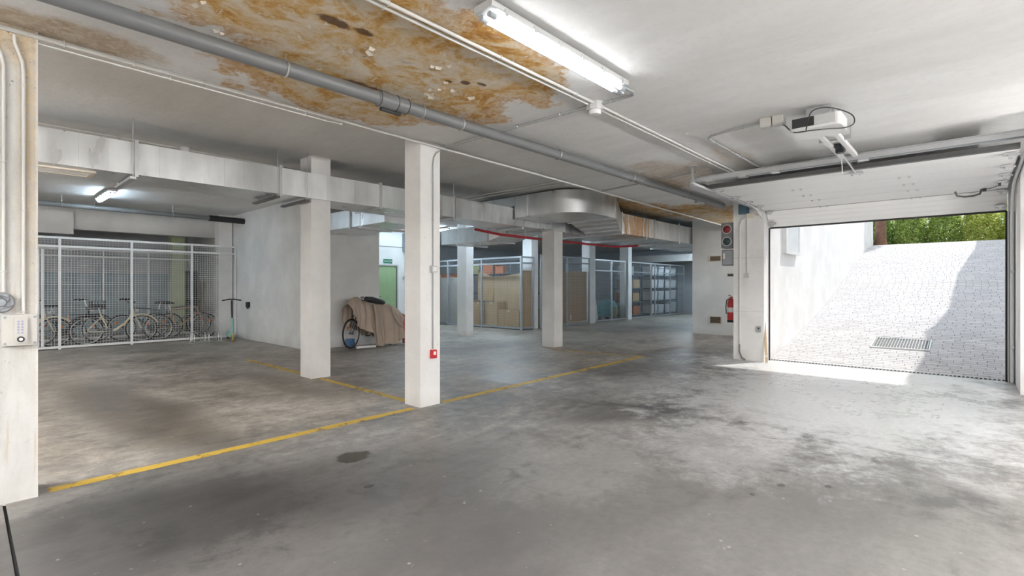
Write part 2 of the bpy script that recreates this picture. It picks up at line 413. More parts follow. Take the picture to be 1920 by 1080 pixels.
M = dict(
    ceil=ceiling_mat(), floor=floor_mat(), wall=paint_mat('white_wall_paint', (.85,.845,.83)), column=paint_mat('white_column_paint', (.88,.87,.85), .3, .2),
    ncol=near_column_mat(), outwall=paint_mat('outdoor_white_render', (.90,.89,.87), .2, .3), bluegrey=paint_mat('grey_wall_paint', (.48,.50,.52), .2, .2),
    lamplit_low_wall=paint_mat('pale_blue_lamplight_paint', (.30,.43,.50), .15, .1), green_wall=paint_mat('pale_green_column_paint', (.52,.60,.36), .2, .1),
    joint=plain('joint_filler', (.02,.02,.02), .9), steel=steel_mat(), rusty=steel_mat('rust_streaked_steel', rust=((11.7,6.3,2.95),(.85,.9,.9),0)), paver=paver_mat(),
    mortar=plain('paver_joint', (.26,.25,.255), .95), yellow=line_paint_mat(),
    pvc=plain('white_conduit_plastic', (.74,.73,.70), .45), greypvc=plain('grey_conduit_plastic', (.40,.41,.41), .45), drain=plain('grey_drain_plastic', (.17,.175,.18), .38, var=.04), draincol=plain('pale_drain_collar', (.38,.39,.40), .4),
    zinc=plain('zinc_plated_steel', (.62,.63,.64), .35, .85), darksteel=plain('dark_steel', (.10,.10,.10), .45, .6), black=plain('black_plastic', (.018,.018,.020), .5), rubber=plain('black_rubber', (.025,.024,.023), .8),
    panel=panel_mat(), whitemetal=plain('white_painted_metal', (.78,.78,.77), .4), greymetal=plain('grey_painted_metal', (.33,.35,.37), .45), lightgrey=plain('light_grey_plastic', (.58,.58,.57), .5), boxgrey=plain('warm_grey_plastic', (.60,.58,.54), .5),
    red=plain('red_paint', (.55,.028,.03), .35), redpipe=plain('red_pipe_paint', (.42,.02,.03), .4), pale=plain('label_white', (.85,.85,.84), .5), blueboard=plain('teal_board', (.055,.12,.16), .5), beige=plain('beige_plastic', (.72,.66,.55), .5),
    wood=plain('pale_wood', (.60,.44,.27), .6, var=.15, sc=14), card=plain('brown_cardboard', (.46,.315,.175), .85, var=.10, sc=3), card2=plain('tan_cardboard', (.50,.37,.225), .85, var=.10, sc=3), particle=plain('brown_board', (.40,.265,.145), .8, var=.08, sc=30),
    cover=cloth_mat('taupe_cloth', (.47,.385,.315)), pink=cloth_mat('dusty_red_cloth', (.40,.10,.11)), greendoor=plain('green_door_paint', (.32,.46,.25), .45), signgreen=plain('exit_sign_green', (.0,.16,.08), .5),
    cream=plain('cream_frame_paint', (.66,.58,.38), .35), bikedark=plain('black_frame_paint', (.03,.03,.035), .4), bikeblue=plain('slate_frame_paint', (.07,.10,.13), .4), bikebrown=plain('bronze_frame_paint', (.30,.19,.12), .4), bikegrey=plain('grey_frame_paint', (.16,.16,.17), .4),
    mint=plain('mint_scooter_paint', (.30,.55,.47), .4), orange=plain('orange_reflector', (.75,.20,.03), .3), amber=plain('amber_wheel', (.55,.36,.10), .5), lensred=plain('red_lens', (.20,.015,.02), .25), lensdark=plain('dark_green_lens', (.03,.05,.055), .15),
    tl=plain('grey_signal_housing', (.20,.20,.21), .5), glassblue=plain('clear_tub_plastic', (.66,.74,.78), .25, var=.3, sc=9), bag=plain('white_bag_plastic', (.80,.83,.85), .6, var=.25, sc=8), bark=plain('red_brown_bark', (.19,.10,.065), .9, var=.3, sc=9, bump=1.0, bsc=14),
    leafa=leaf_mat('leaf_green', (.24,.34,.10), (.46,.58,.18), (.72,.78,.34)), leafb=leaf_mat('leaf_dark_green', (.15,.26,.08), (.32,.46,.14), (.54,.66,.24)), leafc=leaf_mat('leaf_yellow_green', (.34,.42,.10), (.60,.66,.20), (.82,.80,.36)),
    street=paint_mat('pale_street_concrete', (.55,.53,.51), .3, 0), cover_clear=clear_mat('clear_lamp_cover'), tube_main=emit_mat('lit_tube', (1,.975,.95), LAMP_MAIN), tube_fill_back=emit_mat('fill_tube_behind', (1,.985,.975), FILL_BACK), tube_fill_recess=emit_mat('fill_tube_recess', (1,.975,.95), FILL_RECESS), tube_dim=emit_mat('lit_dim_cool_tube', (.72,.88,1), LAMP_COOL*.38), tube_fill_bay=emit_mat('fill_tube_left_bays', (1,.97,.94), FILL_BAY), tube_cool=emit_mat('lit_cool_tube', (.72,.88,1), LAMP_COOL), flake=plain('loose_plaster', (.70,.64,.54), .9), screen=plain('keypad_violet', (.36,.36,.50), .4),
    teal=plain('teal_plastic', (.06,.22,.24), .5), olive=plain('olive_cloth', (.20,.20,.08), .8), rust_box=plain('orange_crate', (.45,.14,.05), .7), bluebox=plain('blue_plastic', (.05,.16,.36), .45), shelf=plain('blue_grey_shelf_steel', (.12,.16,.19), .45, .5), frosted=plain('frosted_pane', (.76,.78,.82), .25))

# ------------------------------------------------------------------ the setting
XD = 10.45                                     # plane of the garage door wall
fl = struct(MB().box(-6,XD,-3.2,19.8,-.12,-.012).box(XD,26.3,3.2,19.8,-.12,-.012), 'floor', M['joint'], 'grey stained concrete garage floor with worn yellow lines')
JX = [-6, -4.96, .18, 5.32, XD]; JW = [0, .006, .008, .003, 0]
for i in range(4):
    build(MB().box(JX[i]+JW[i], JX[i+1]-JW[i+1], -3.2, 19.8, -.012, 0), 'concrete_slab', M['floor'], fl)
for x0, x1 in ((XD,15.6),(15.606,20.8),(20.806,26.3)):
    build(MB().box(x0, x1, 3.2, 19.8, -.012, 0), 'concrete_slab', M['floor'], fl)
def line(p, q, w, name='painted_line'):
    a, b = Vector((*p,0)), Vector((*q,0)); d = (b-a).normalized(); r = Vector((-d.y,d.x,0))*(w/2); n = 24; mb = MB(); vs = []
    for k in range(n+1):
        c = a.lerp(b, k/n); j = r*(1+random.uniform(-.08,.08)); vs += [(*(c+j).xy,.0015), (*(c-j).xy,.0015)]
    mb.add(vs, [(2*k,2*k+1,2*k+3,2*k+2) for k in range(n)])
    return build(mb, name, M['yellow'], fl)
line((.40,4.69),(3.50,4.76),.115); line((3.93,4.75),(9.30,4.92),.115); line((3.70,10.3),(3.70,7.76),.10); line((3.70,7.38),(3.68,5.05),.10); line((9.25,4.97),(8.88,7.0),.09)

def edge(x): return 4.64 + .03*x                # the lower ceiling slab ends just behind the long white conduit
struct(MB().prism([(-6,-3.2),(XD+.3,-3.2),(XD+.3,3.2),(26.3,3.2),(26.3,edge(26.3)),(-6,edge(-6))],3.1,3.4,'z'), 'ceiling', M['ceil'], 'low white plaster ceiling with large orange water stain')
ceiling = bpy.data.objects['ceiling']
struct(MB().box(-6,26.3,3.2,19.8,3.4,3.62).box(-6,XD+.3,-3.2,3.2,3.4,3.62), 'ceiling_upper', M['ceil'], 'higher white ceiling over the columns and ducts')
struct(MB().box(-6.2,-6,-3.4,20,-.1,3.6), 'wall_back', M['wall'], 'white wall at the back of the garage behind the viewer')
struct(MB().box(-6,XD,-3.4,-3.2,-.1,3.6), 'wall_right', M['wall'], 'white side wall of the garage, right of the viewer')
struct(MB().box(-6,26.3,19.6,19.8,-.1,3.6), 'wall_far', M['bluegrey'], 'grey wall at the far side behind the storage cages')
struct(MB().box(26.1,26.3,3.2,19.8,-.1,3.6), 'wall_end', M['bluegrey'], 'grey end wall beyond the storage shelves')
struct(MB().box(XD,XD+.3,-3.2,-.38,-.1,3.6).box(XD,XD+.3,-.38,2.88,2.80,3.6), 'wall_door', M['outwall'], 'white wall over and right of the garage door')
pier = struct(MB().box(10.1,XD+.3,2.88,3.43,-.02,3.1), 'wall_pier', M['column'], 'white block pier left of the garage door')
for z in (.93, 1.95): build(MB().box(10.097,10.101,2.882,3.428,z,z+.006), 'block_joint', M['boxgrey'], pier)
struct(MB().box(9.27,XD,-1.05,-.45,-.02,3.1), 'wall_jamb', M['column'], 'white return right of the garage door track')
struct(MB().box(14.95,26.1,3.2,6.28,-.05,3.4), 'wall_plant_room', M['wall'], 'white room block with two wall grilles under the duct')
struct(MB().box(5.15,7.0,10.9,19.6,-.05,3.4), 'wall_store_room', M['wall'], 'white room block behind the covered bicycle')
# exit wall with the green door
struct(MB().box(7.0,8.13,13.0,13.2,-.05,3.4).box(9.02,10.4,13.0,13.2,-.05,3.4).box(8.13,9.02,13.0,13.2,2.08,3.4).box(10.2,10.4,13.2,19.6,-.05,3.4), 'wall_exit', M['wall'], 'white wall around the green exit door')
dr = struct(MB().box(8.17,8.98,13.03,13.08,.005,2.04), 'door_1', M['greendoor'], 'pale green metal exit door beside the room block')
build(MB().box(8.13,8.17,12.985,13.1,0,2.08).box(8.98,9.02,12.985,13.1,0,2.08).box(8.17,8.98,12.985,13.1,2.04,2.08), 'door_frame', M['lightgrey'], dr)
build(MB().box(8.965,8.978,13.02,13.032,.05,2.0), 'hinge_gap_strip', M['black'], dr)  # black strip drawn for the dark gap beside the leaf
build(MB().rbox(8.26,8.30,13.0,13.03,1.0,1.22,.01,'y').cyl((8.28,12.99,1.12),(8.28,12.96,1.12),.012).obox((8.27,12.96,1.12),(8.40,12.96,1.12),.018,.018).cyl((8.28,13.0,1.03),(8.28,12.97,1.03),.012), 'door_handle', M['black'], dr)
# beams and rear part of the bicycle room
struct(MB().box(-6,5.15,16.5,16.8,2.84,3.4), 'trim_1', M['wall'], 'pale concrete beam over the bicycle room')
struct(MB().box(-6,1.85,16.35,16.5,2.70,3.25), 'trim_2', M['wall'], 'deeper beam casing over the left of the bicycle room')
struct(MB().box(-6,5.15,19.55,19.6,0,1.82), 'trim_lamplight', M['lamplit_low_wall'], 'pale blue lower wall behind the bicycles, cool lamplight painted in')  # cool lamplight on the lower wall, put into its pale blue colour
def column(x, y, w, l, h, label, m='column', z0=-.01):
    return struct(MB().box(x,x+w,y,y+l,z0,h), 'column', M[m], label)
column(-.22,4.6,.56,.3,3.4,'near stained column with intercom box at the left edge','ncol')
column(3.58,4.72,.29,.30,3.4,'white square column with red alarm button, nearest the middle')
column(3.58,7.42,.31,.36,3.4,'white square column rising through the long duct')
cc = column(9.25,7.15,.32,.36,2.70,'short white column ending under the end of the long duct')
build(MB().box(9.17,9.60,7.10,7.62,2.70,2.735), 'cap_plate', M['whitemetal'], cc)
column(9.7,10.66,.28,.38,3.4,'white column left of the cardboard-filled cage')
column(12.82,10.86,.34,.40,3.4,'white column at the corner of the cardboard-filled cage')
column(16.17,10.80,.40,.36,3.4,'white column right of the brown board cage')
column(19.2,10.86,.30,.42,3.4,'white column in front of the far storage shelves')
column(4.78,15.35,.34,.34,3.4,'white column behind the bicycle cage beside the grey wall')
column(4.18,17.5,.34,.34,3.4,'pale green column inside the bicycle cage','green_wall')

# ------------------------------------------------------------------ outside: ramp, walls, street
prof = [(XD,0.0),(10.75,.0),(11.2,.05),(12.45,.25),(14.15,.56),(16.2,1.03),(18.82,1.74),(21.46,2.48),(23.2,2.88),(24.54,3.06)]
def rz(x):
    for (a, za), (b, zb) in zip(prof, prof[1:]):
        if x <= b: return za + (zb-za)*(x-a)/(b-a)
    return prof[-1][1]
mb = MB(); vs = []
for x, z in prof: vs += [(x,-1.2,z-.02),(x,2.95,z-.02)]
mb.add(vs, [(2*i,2*i+1,2*i+3,2*i+2) for i in range(len(prof)-1)])
ramp = struct(mb, 'ramp', M['mortar'], 'paved driveway ramp rising from the garage door to the street')
GR = (12.22,13.0,.60,1.52)                       # the drain grate leaves a hole in the paving
PX, PY = .118, .30; npav = 0; rest = MB(); row = 0; x = 10.575 + PX/2
def paver_vs(cx, cy, lx, ly, jitter):
    x0, x1, y0, y1 = cx-lx/2, cx+lx/2, cy-ly/2, cy+ly/2; b = .003
    za, zb = rz(x0)+jitter, rz(x1)+jitter
    return [(x0,y0,za-.014),(x1,y0,zb-.014),(x1,y1,zb-.014),(x0,y1,za-.014),(x0+b,y0+b,za),(x1-b,y0+b,zb),(x1-b,y1-b,zb),(x0+b,y1-b,za)]
PF = [(4,5,6,7),(0,1,5,4),(1,2,6,5),(2,3,7,6),(3,0,4,7)]
LX, LY = PX-.011, PY-.004
PV = lambda a, b, c: [(-a,-b,-.014),(a,-b,-.014),(a,b,-.014),(-a,b,-.014),(-a+c,-b+c,0),(a-c,-b+c,0),(a-c,b-c,0),(-a+c,b-c,0)]
pmesh = MB().add(PV(LX/2, LY/2, .003), PF).mesh('paver'); pmesh.materials.append(M['paver'])
while x < 24.5:
    y = -1.2 - PY*(.5 if row % 2 else 1.0) + random.uniform(-.05,.05)
    while y < 2.94:
        y0, y1 = max(y, -1.2), min(y+PY, 2.95); cuts = [(y0, y1)]
        if GR[0]-PX/2 < x < GR[1]+PX/2: cuts = [(a, b) for a, b in ((y0, min(y1, GR[2])), (max(y0, GR[3]), y1)) if b-a > .02]
        j = random.uniform(-.0006,.0008)
        for a, b in cuts:
            if npav < 300 and a > -.45 and b-a > PY-.001:
                o = bpy.data.objects.new('paver', pmesh); COL.objects.link(o); o.parent = ramp
                o.location = (x, (a+b)/2, rz(x)+j); o.rotation_euler = (0, -atan2(rz(x+.06)-rz(x-.06), .12), 0); npav += 1
            elif b-a > .02: rest.add(paver_vs(x, (a+b)/2, LX, b-a-.004, j), PF)
        y += PY
    x += PX; row += 1
po = build(rest, 'paver_field', M['paver'], ramp); po['kind'] = 'stuff'
struct(MB().prism([(XD+.3,-.3),(24.55,-.3),(24.55,3.9),(24.0,4.5),(20,4.9),(XD+.3,4.9)], 2.95, 3.2), 'wall_ramp_left', M['outwall'], 'sunlit white wall along the left of the ramp')
struct(MB().prism([(XD+.3,-.3),(27,-.3),(27,6.7),(26.2,6.68),(24.6,6.45),(23.2,6.61),(21.9,6.75),(20.4,6.5),(18.9,6.21),(17.8,6.5),(17.5,6.87),(16.9,6.6),(15.5,6.24),(14.5,6.3),(13.9,6.44),(12.8,6.2),(XD+.3,6.2)], -1.45, -1.2), 'wall_ramp_right', M['outwall'], 'tall white wall along the right of the ramp, top shaped for its shadow')  # wavy top outline is shaped to cast the shade edge on the ramp
struct(MB().box(24.5,45,-12,14,2.7,3.05), 'ground_street', M['street'], 'pale street level at the top of the ramp')
# ------------------------------------------------------------------ ceiling lamps, real and added
def lamp_proto(name, label, L, tube, cat='lamp'):
    """twin-tube damp-proof fitting along local x, hanging below local z = 0"""
    t = thing(name, label, cat)
    build(MB().rbox(-L/2,L/2,-.075,.075,-.055,-.012,.012,'x').box(-L/2+.3,-L/2+.36,-.03,.03,-.015,0).box(L/2-.36,L/2-.30,-.03,.03,-.015,0), 'housing', M['lightgrey'], t, local=True)
    pr = [(-.072,-.055)] + [(-.072*cos(k*pi/6), -.055-.062*sin(k*pi/6)) for k in range(1,6)] + [(.072,-.055)]
    build(MB().prism(pr, -L/2+.004, L/2-.004, 'x'), 'clear_cover', M['cover_clear'], t, smooth=True, local=True)
    for s in (-1, 1):
        build(MB().tube([(-L/2+.07,s*.034,-.082),(L/2-.07,s*.034,-.082)],.0165,6,False), 'tube', tube, t, smooth=True, local=True)
        for e in (-1, 1): build(MB().cyl((e*(L/2-.07),s*.034,-.082),(e*(L/2-.018),s*.034,-.082),.0185,10), 'tube_holder', M['lightgrey'], t, local=True)
    for k in range(6):
        x = -L/2 + .12 + k*(L-.24)/5
        for s in (-1, 1): build(MB().box(x-.012,x+.012,s*.079-.006,s*.079+.006,-.075,-.035), 'cover_clip', M['zinc'], t, local=True)
    return t
lampA = lamp_proto('fluorescent_lamp', 'lit twin-tube ceiling lamp in a clear cover, largest and nearest', 1.58, M['tube_main']); lampA.location = (2.87,2.14,3.095)
tag(lampA, None, None, 'twin-tube ceiling lamps')
def lamp_copy(src, loc, rz_, label, tube=None):
    c = copy_tree(src); c.location = loc; c.rotation_euler = (0,0,rz_); c['label'] = label
    if tube:
        for ch in c.children:
            if ch.name.startswith('tube') and 'holder' not in ch.name:
                key = (tube, ch.data.name)
                if key not in TM: TM[key] = ch.data.copy(); TM[key].materials[0] = M[tube]
                ch.data = TM[key]
    return c
TM = {}
lampC = lamp_proto('fluorescent_lamp', 'lit ceiling lamp in front of the bicycle cage', 1.5, M['tube_cool']); lampC.location = (2.05,13.55,3.39); lampC.rotation_euler = (0,0,pi/2); tag(lampC, None, None, 'twin-tube ceiling lamps')
def hang(l, zc):
    for x in (-.5,.5): build(MB().cyl((x,0,0),(x,0,zc),.004,6), 'suspension_rod', M['zinc'], l, local=True)
lamp_copy(lampC, (8.6,11.9,3.39), 0, 'lit ceiling lamp between the duct branch and the exit wall', 'tube_dim')
lamp_copy(lampC, (14.3,13.6,3.39), 0, 'added fill lamp over the cardboard-filled cage')  # this lamp and those just below are unseen fill, added for brightness
lamp_copy(lampC, (10.9,10.0,3.39), pi/2, 'added fill lamp before the cardboard-filled cage, hidden by ducts')
lamp_copy(lampC, (10.9,13.6,3.39), pi/2, 'added fill lamp beside the return of the exit wall')
lamp_copy(lampC, (20.5,8.6,3.39), 0, 'added fill lamp in the far aisle beside the shelves')
lamp_copy(lampA, (13.5,3.72,3.095), 0, 'added fill lamp in the recess behind the door pier', 'tube_fill_recess')
lamp_copy(lampC, (23.2,9.6,3.39), 0, 'added fill lamp at the far end of the aisle')
for ch in lampC.children:
    if ch.name.startswith('tube') and 'holder' not in ch.name: ch.data = ch.data.copy(); ch.data.materials[0] = M['tube_dim']
for (x, y, zl, top), lab, tb in (((2.9,-1.9,2.35,3.1),'added suspended fill lamp right of the viewer','tube_fill_back'), ((6.6,-2.0,2.35,3.1),'added suspended fill lamp near the right end of the door crossbar','tube_fill_back'), ((-2.6,-1.7,2.35,3.1),'added suspended fill lamp behind the viewer on the right side','tube_fill_back'),
        ((-2.6,2.14,2.35,3.1),'added suspended fill lamp behind the viewer in line with the ceiling lamp','tube_fill_back'), ((-1.2,5.75,2.45,3.4),'added suspended fill lamp in the parking bay left of the near column','tube_fill_bay'), ((-1.8,10.4,2.45,3.4),'added suspended fill lamp in the far parking bay left of the near column','tube_fill_bay')):
    l = lamp_copy(lampA, (x,y,zl), 0, lab, tb); l['group'] = 'added suspended fill lamps out of view'; hang(l, top-zl)  # unseen lamps added to brighten the near room and the bays
    for ch in list(l.children):
        if ch.name.startswith('clear_cover'): bpy.data.objects.remove(ch)

# ------------------------------------------------------------------ pipes and conduits on the ceiling
def clips(t, pts, r, m, d=(0,0,1), h=.05, axis='x'):
    for p in pts:
        mb = MB().torus(p, r+.004, .004, 10, 4, axis); mb.obox(p, (p[0]+d[0]*h, p[1]+d[1]*h, p[2]+d[2]*h), .008, .008)
        build(mb, 'clip', m, t)
def conduit(label, pts, r, mat='pvc', clip_at=(), axis='x', d=(0,0,1), h=.02, name='conduit', group=None):
    t = thing(name, label, 'conduit', pts[0], 0, group); build(MB().tube(pts, r, 10), 'pipe', M[mat], t, smooth=True)
    clips(t, clip_at, r, M['zinc'] if mat != 'pvc' else M['pvc'], d, h, axis); return t
cy = lambda x: 4.575 + .030*x
conduit('long white conduit along the edge of the low ceiling', [(x, cy(x), 3.062) for x in (-5.5,0,2,4,6,8,10.2,13,14.9)], .0165, 'pvc', [(x, cy(x), 3.062) for x in (.47,.86,1.32,2.1,3.0,4.05,5.05,5.8,6.8,8,9.2)])
conduit('thin white conduit clipped under the edge of the low ceiling', [(x, cy(x)+.035, 3.03) for x in (-3,0,2.4)]+[(2.6,4.72,3.05)], .007, 'pvc', [(x, cy(x)+.035, 3.03) for x in (1.1,2.2)])
conduit('left of two white conduits running past the near lamp', [(-5,2.60,3.075),(3.86,2.60,3.075)], .0125, 'pvc', [(x,2.60,3.075) for x in (-1,.6,1.7,2.65,3.6)])
conduit('right of two white conduits running past the near lamp', [(-5,2.545,3.075),(3.86,2.545,3.075)], .0125, 'pvc', [(x,2.545,3.075) for x in (-1,.6,1.7,2.65,3.6)])
conduit('left of two white conduits running from junction box to garage door', [(4.03,2.60,3.075),(7.95,2.62,3.075)], .0125, 'pvc', [(x,2.60,3.075) for x in (4.3,5.5,6.7)])
conduit('right of two white conduits running from junction box to garage door', [(4.03,2.545,3.075),(7.95,2.565,3.075)], .0125, 'pvc', [(x,2.55,3.075) for x in (4.3,5.5,6.7)])
conduit('grey conduit crossing the ceiling under the drain pipe to the junction box', [(3.91,4.66,3.075),(3.93,2.65,3.075)], .013, 'greypvc', [(3.915,y,3.075) for y in (4.45,3.5,2.95)], 'y')
conduit('short grey conduit bending from the junction box to the near lamp', [(3.95,2.52,3.075),(3.95,2.30,3.075),(3.95,2.22,3.075),(3.93,2.17,3.07),(3.86,2.14,3.065),(3.68,2.14,3.06)], .014, 'greypvc', [(3.95,2.40,3.075)], 'y')
jb = thing('junction_box', 'grey octagonal ceiling junction box with round detector at crossing conduits', 'box', (3.945,2.575,3.1))
build(MB().lathe((3.945,2.575,0),[(.075,3.03),(.08,3.04),(.08,3.10)],8), 'body', M['lightgrey'], jb)
build(MB().lathe((3.945,2.575,0),[(.02,2.985),(.05,2.99),(.058,3.005),(.058,3.03)],20), 'detector_head', M['whitemetal'], jb, smooth=True)
dp = thing('drain_pipe', 'thick grey plastic drain pipe hung under the stained ceiling', 'pipe', (-5.5,3.70,3.0))
PYc = lambda x: 3.715 - .011*max(0, x-3.5)
build(MB().tube([(x, PYc(x), 3.0) for x in (-5.5,1,2.3,3.5,6,8,10.12)], .055, 18), 'pipe_run', M['drain'], dp, smooth=True)
build(MB().tube([(2.36,PYc(2.36),3.0),(2.37,PYc(2.4),3.0),(2.66,PYc(2.6),3.0),(2.67,PYc(2.6),3.0)], [.055,.066,.066,.055], 18), 'coupling', M['drain'], dp, smooth=True)
build(MB().tube([(2.42,PYc(2.4)+.03,2.93),(2.62,PYc(2.6)+.03,2.93)], .02, 8), 'inspection_plug', M['black'], dp)
for x in (2.38,2.55,2.66,5.75,6.9,8.6): build(MB().torus((x,PYc(x),3.0), .0665 if x < 3 else .058, .004, 18, 5, 'x'), 'seal_ring', M['black'] if x < 3 else M['draincol'], dp)
for x in (-1.2,1.6,2.83,3.31,4.86,6.6,8.4): build(MB().torus((x,PYc(x),3.0), .059, .007, 18, 5, 'x').cyl((x,PYc(x),3.055),(x,PYc(x),3.098),.005,6), 'pipe_clamp', M['zinc'], dp)
build(MB().tube([(8.9,3.66,2.93),(9.15,3.65,2.93)], .03, 10).box(8.88,8.95,3.63,3.69,2.90,2.96), 'branch_stub', M['draincol'], dp)
conduit('thin grey conduit on the higher ceiling behind the long duct', [(-2,8.3,3.385),(2,8.38,3.385),(5.5,8.62,3.385),(7.4,8.7,3.385)], .011, 'pvc', [(x,8.3+.045*x,3.385) for x in (.5,1.25,1.9,2.7,3.6)], 'x', h=.012)
dt = thing('smoke_detector', 'small white round detector on the conduit above the long duct', 'detector', (2.15,8.30,3.37)); build(MB().lathe((2.15,8.30,0),[(.03,3.29),(.055,3.30),(.06,3.33),(.06,3.385)],18), 'head', M['whitemetal'], dt, smooth=True); build(MB().lathe((2.15,8.30,0),[(.066,3.385),(.066,3.398)],18), 'base', M['lightgrey'], dt)
conduit('pair of conduits on the higher ceiling left of the duct elbow, near one', [(7.55,5.7,3.385),(7.62,8.9,3.385)], .012, 'pvc', [(7.6,y,3.385) for y in (6.1,6.9,7.8)], 'y', h=.012)
conduit('pair of conduits on the higher ceiling left of the duct elbow, far one', [(7.75,5.7,3.385),(7.82,8.9,3.385)], .012, 'pvc', [(7.8,y,3.385) for y in (6.1,6.9,7.8)], 'y', h=.012)
conduit('grey conduit crossing above the end of the drain pipe', [(7.55,4.80,3.075),(7.15,2.95,3.06)], .012, 'greypvc', [(7.45,4.35,3.075),(7.3,3.6,3.07)], 'y')
# dark drain pipe in front of the bicycle cage
bp = thing('drain_pipe', 'dark grey pipe hung over the bicycle cage', 'pipe', (-4,14.55,3.18)); build(MB().tube([(-4,14.55,3.18),(4.3,14.55,3.18)], .055, 14), 'pipe_run', M['drain'], bp, smooth=True)
build(MB().tube([(4.3,14.55,3.18),(5.15,14.55,3.17)], .075, 14), 'socket_end', M['black'], bp, smooth=True)
for x in (.2,1.45,2.0,3.5): build(MB().torus((x,14.55,3.18), .06, .006, 14, 4, 'x').cyl((x,14.55,3.235),(x,14.55,3.4),.005,6), 'pipe_clamp', M['zinc'], bp)
rp = thing('sprinkler_pipe', 'red pipe running under the duct behind the short column', 'pipe', (8.4,7.8,2.56))
build(MB().tube([(8.1,8.6,2.75),(8.35,8.0,2.6),(8.45,7.78,2.57),(9,7.76,2.56),(12.55,7.66,2.56),(12.75,7.55,2.56),(12.82,6.95,2.56)], .03, 10), 'pipe_run', M['redpipe'], rp, smooth=True)
for x in (8.9,10.9,12.3): build(MB().torus((x,7.74,2.56), .034, .006, 12, 4, 'x').cyl((x,7.74,2.59),(x,7.74,2.75),.004,6), 'pipe_clamp', M['zinc'], rp)
build(MB().cyl((12.82,6.9,2.56),(12.95,6.72,2.55),.02).cyl((12.95,6.72,2.55),(13.0,6.6,2.55),.012), 'valve_end', M['whitemetal'], rp)


# loose plaster flakes hanging from the stained ceiling
fm = []
for k in range(3):
    a = .018+.008*k; me = MB().add([(-a,-a*.5,0),(a,-a*.7,0),(a*.8,a*.6,-.012),(-a*.7,a*.7,-.016),(0,0,-.004)], [(0,1,4),(1,2,4),(2,3,4),(3,0,4)]).mesh('plaster_flake'); me.materials.append(M['flake']); fm.append(me)
rf = random.Random(3)
for k in range(46):
    cx, cy_ = rf.choice([(1.55,3.35),(1.75,3.3),(2.75,3.5),(2.3,3.05),(2.0,3.2),(1.45,3.75),(2.95,3.3),(.95,3.4)])
    o = bpy.data.objects.new('plaster_flake', fm[k % 3]); COL.objects.link(o); o.parent = ceiling; o.location = (cx+rf.gauss(0,.13), cy_+rf.gauss(0,.07), 3.0995); o.rotation_euler = (rf.uniform(-.15,.15), rf.uniform(-.15,.15), rf.uniform(0,6.28)); s_ = rf.uniform(.6,1.3); o.scale = (s_,s_*rf.uniform(.4,1),1)

# ------------------------------------------------------------------ ventilation ducts
def rod(x, y, z0, t): build(MB().cyl((x,y,z0),(x,y,3.4),.005,6), 'hanger_rod', M['zinc'], t)
def ribs(mb, x0, x1, y, z0, z1, step=.235, d=-.006):
    n = max(1, int((x1-x0)/step)); 
    for k in range(1, n): x = x0+(x1-x0)*k/n; mb.box(x-.008,x+.008,y+d,y,z0+.004,z1-.004)
D0, D1, ZB, ZT = 7.36, 8.12, 2.74, 3.12
du = thing('ventilation_duct', 'long galvanised sheet metal duct crossing in front of the tall column', 'duct', (-3,7.7,ZB))
FX = [-3.0,-1.6,-.15,1.40,3.09,4.75,6.39,8.38,9.95]
for a, b in zip(FX, FX[1:]):
    mb = MB()
    if a < 3.58 < b:      # this length is notched around the column
        mb.box(a,3.575,D0,D1,ZB,ZT).box(3.895,b,D0,D1,ZB,ZT).box(3.575,3.895,D0,7.415,ZB,ZT).box(3.575,3.895,7.785,D1,ZB,ZT)
    else: mb.box(a,b,D0,D1,ZB,ZT)
    ribs(mb, a, b, D0, ZB, ZT); build(mb, 'duct_section', M['steel'], du)
for x in FX[1:]:
    mb = MB().box(x-.018,x+.018,D0-.028,D0,ZB-.03,ZT+.03).box(x-.018,x+.018,D1,D1+.028,ZB-.03,ZT+.03).box(x-.018,x+.018,D0,D1,ZB-.03,ZB).box(x-.018,x+.018,D0,D1,ZT,ZT+.03)
    build(mb, 'flange', M['zinc'], du)
for x in (1.36,3.04,3.47,6.34,8.33,9.0):
    build(MB().box(x-.03,x+.03,D0-.05,D1+.06,ZB-.065,ZB-.035), 'support_channel', M['darksteel'] if x in (3.04,3.47) else M['zinc'], du); rod(x, D0-.04, ZB-.06, du); rod(x, D1+.05, ZB-.06, du)
gm = thing('duct_grille', 'long slot grille under the left end of the long duct', 'grille', (.5,7.75,ZB)); build(MB().box(-.4,1.05,7.52,7.56,ZB-.02,ZB-.001).box(-.4,1.05,7.86,7.90,ZB-.02,ZB-.001).box(1.01,1.05,7.56,7.86,ZB-.02,ZB-.001).box(-.4,-.36,7.56,7.86,ZB-.02,ZB-.001), 'grille_frame', M['beige'], gm)
for k in range(4): build(MB().box(-.36,1.01,7.60+.07*k,7.625+.07*k,ZB-.018,ZB-.002), 'slat', M['boxgrey'], gm)
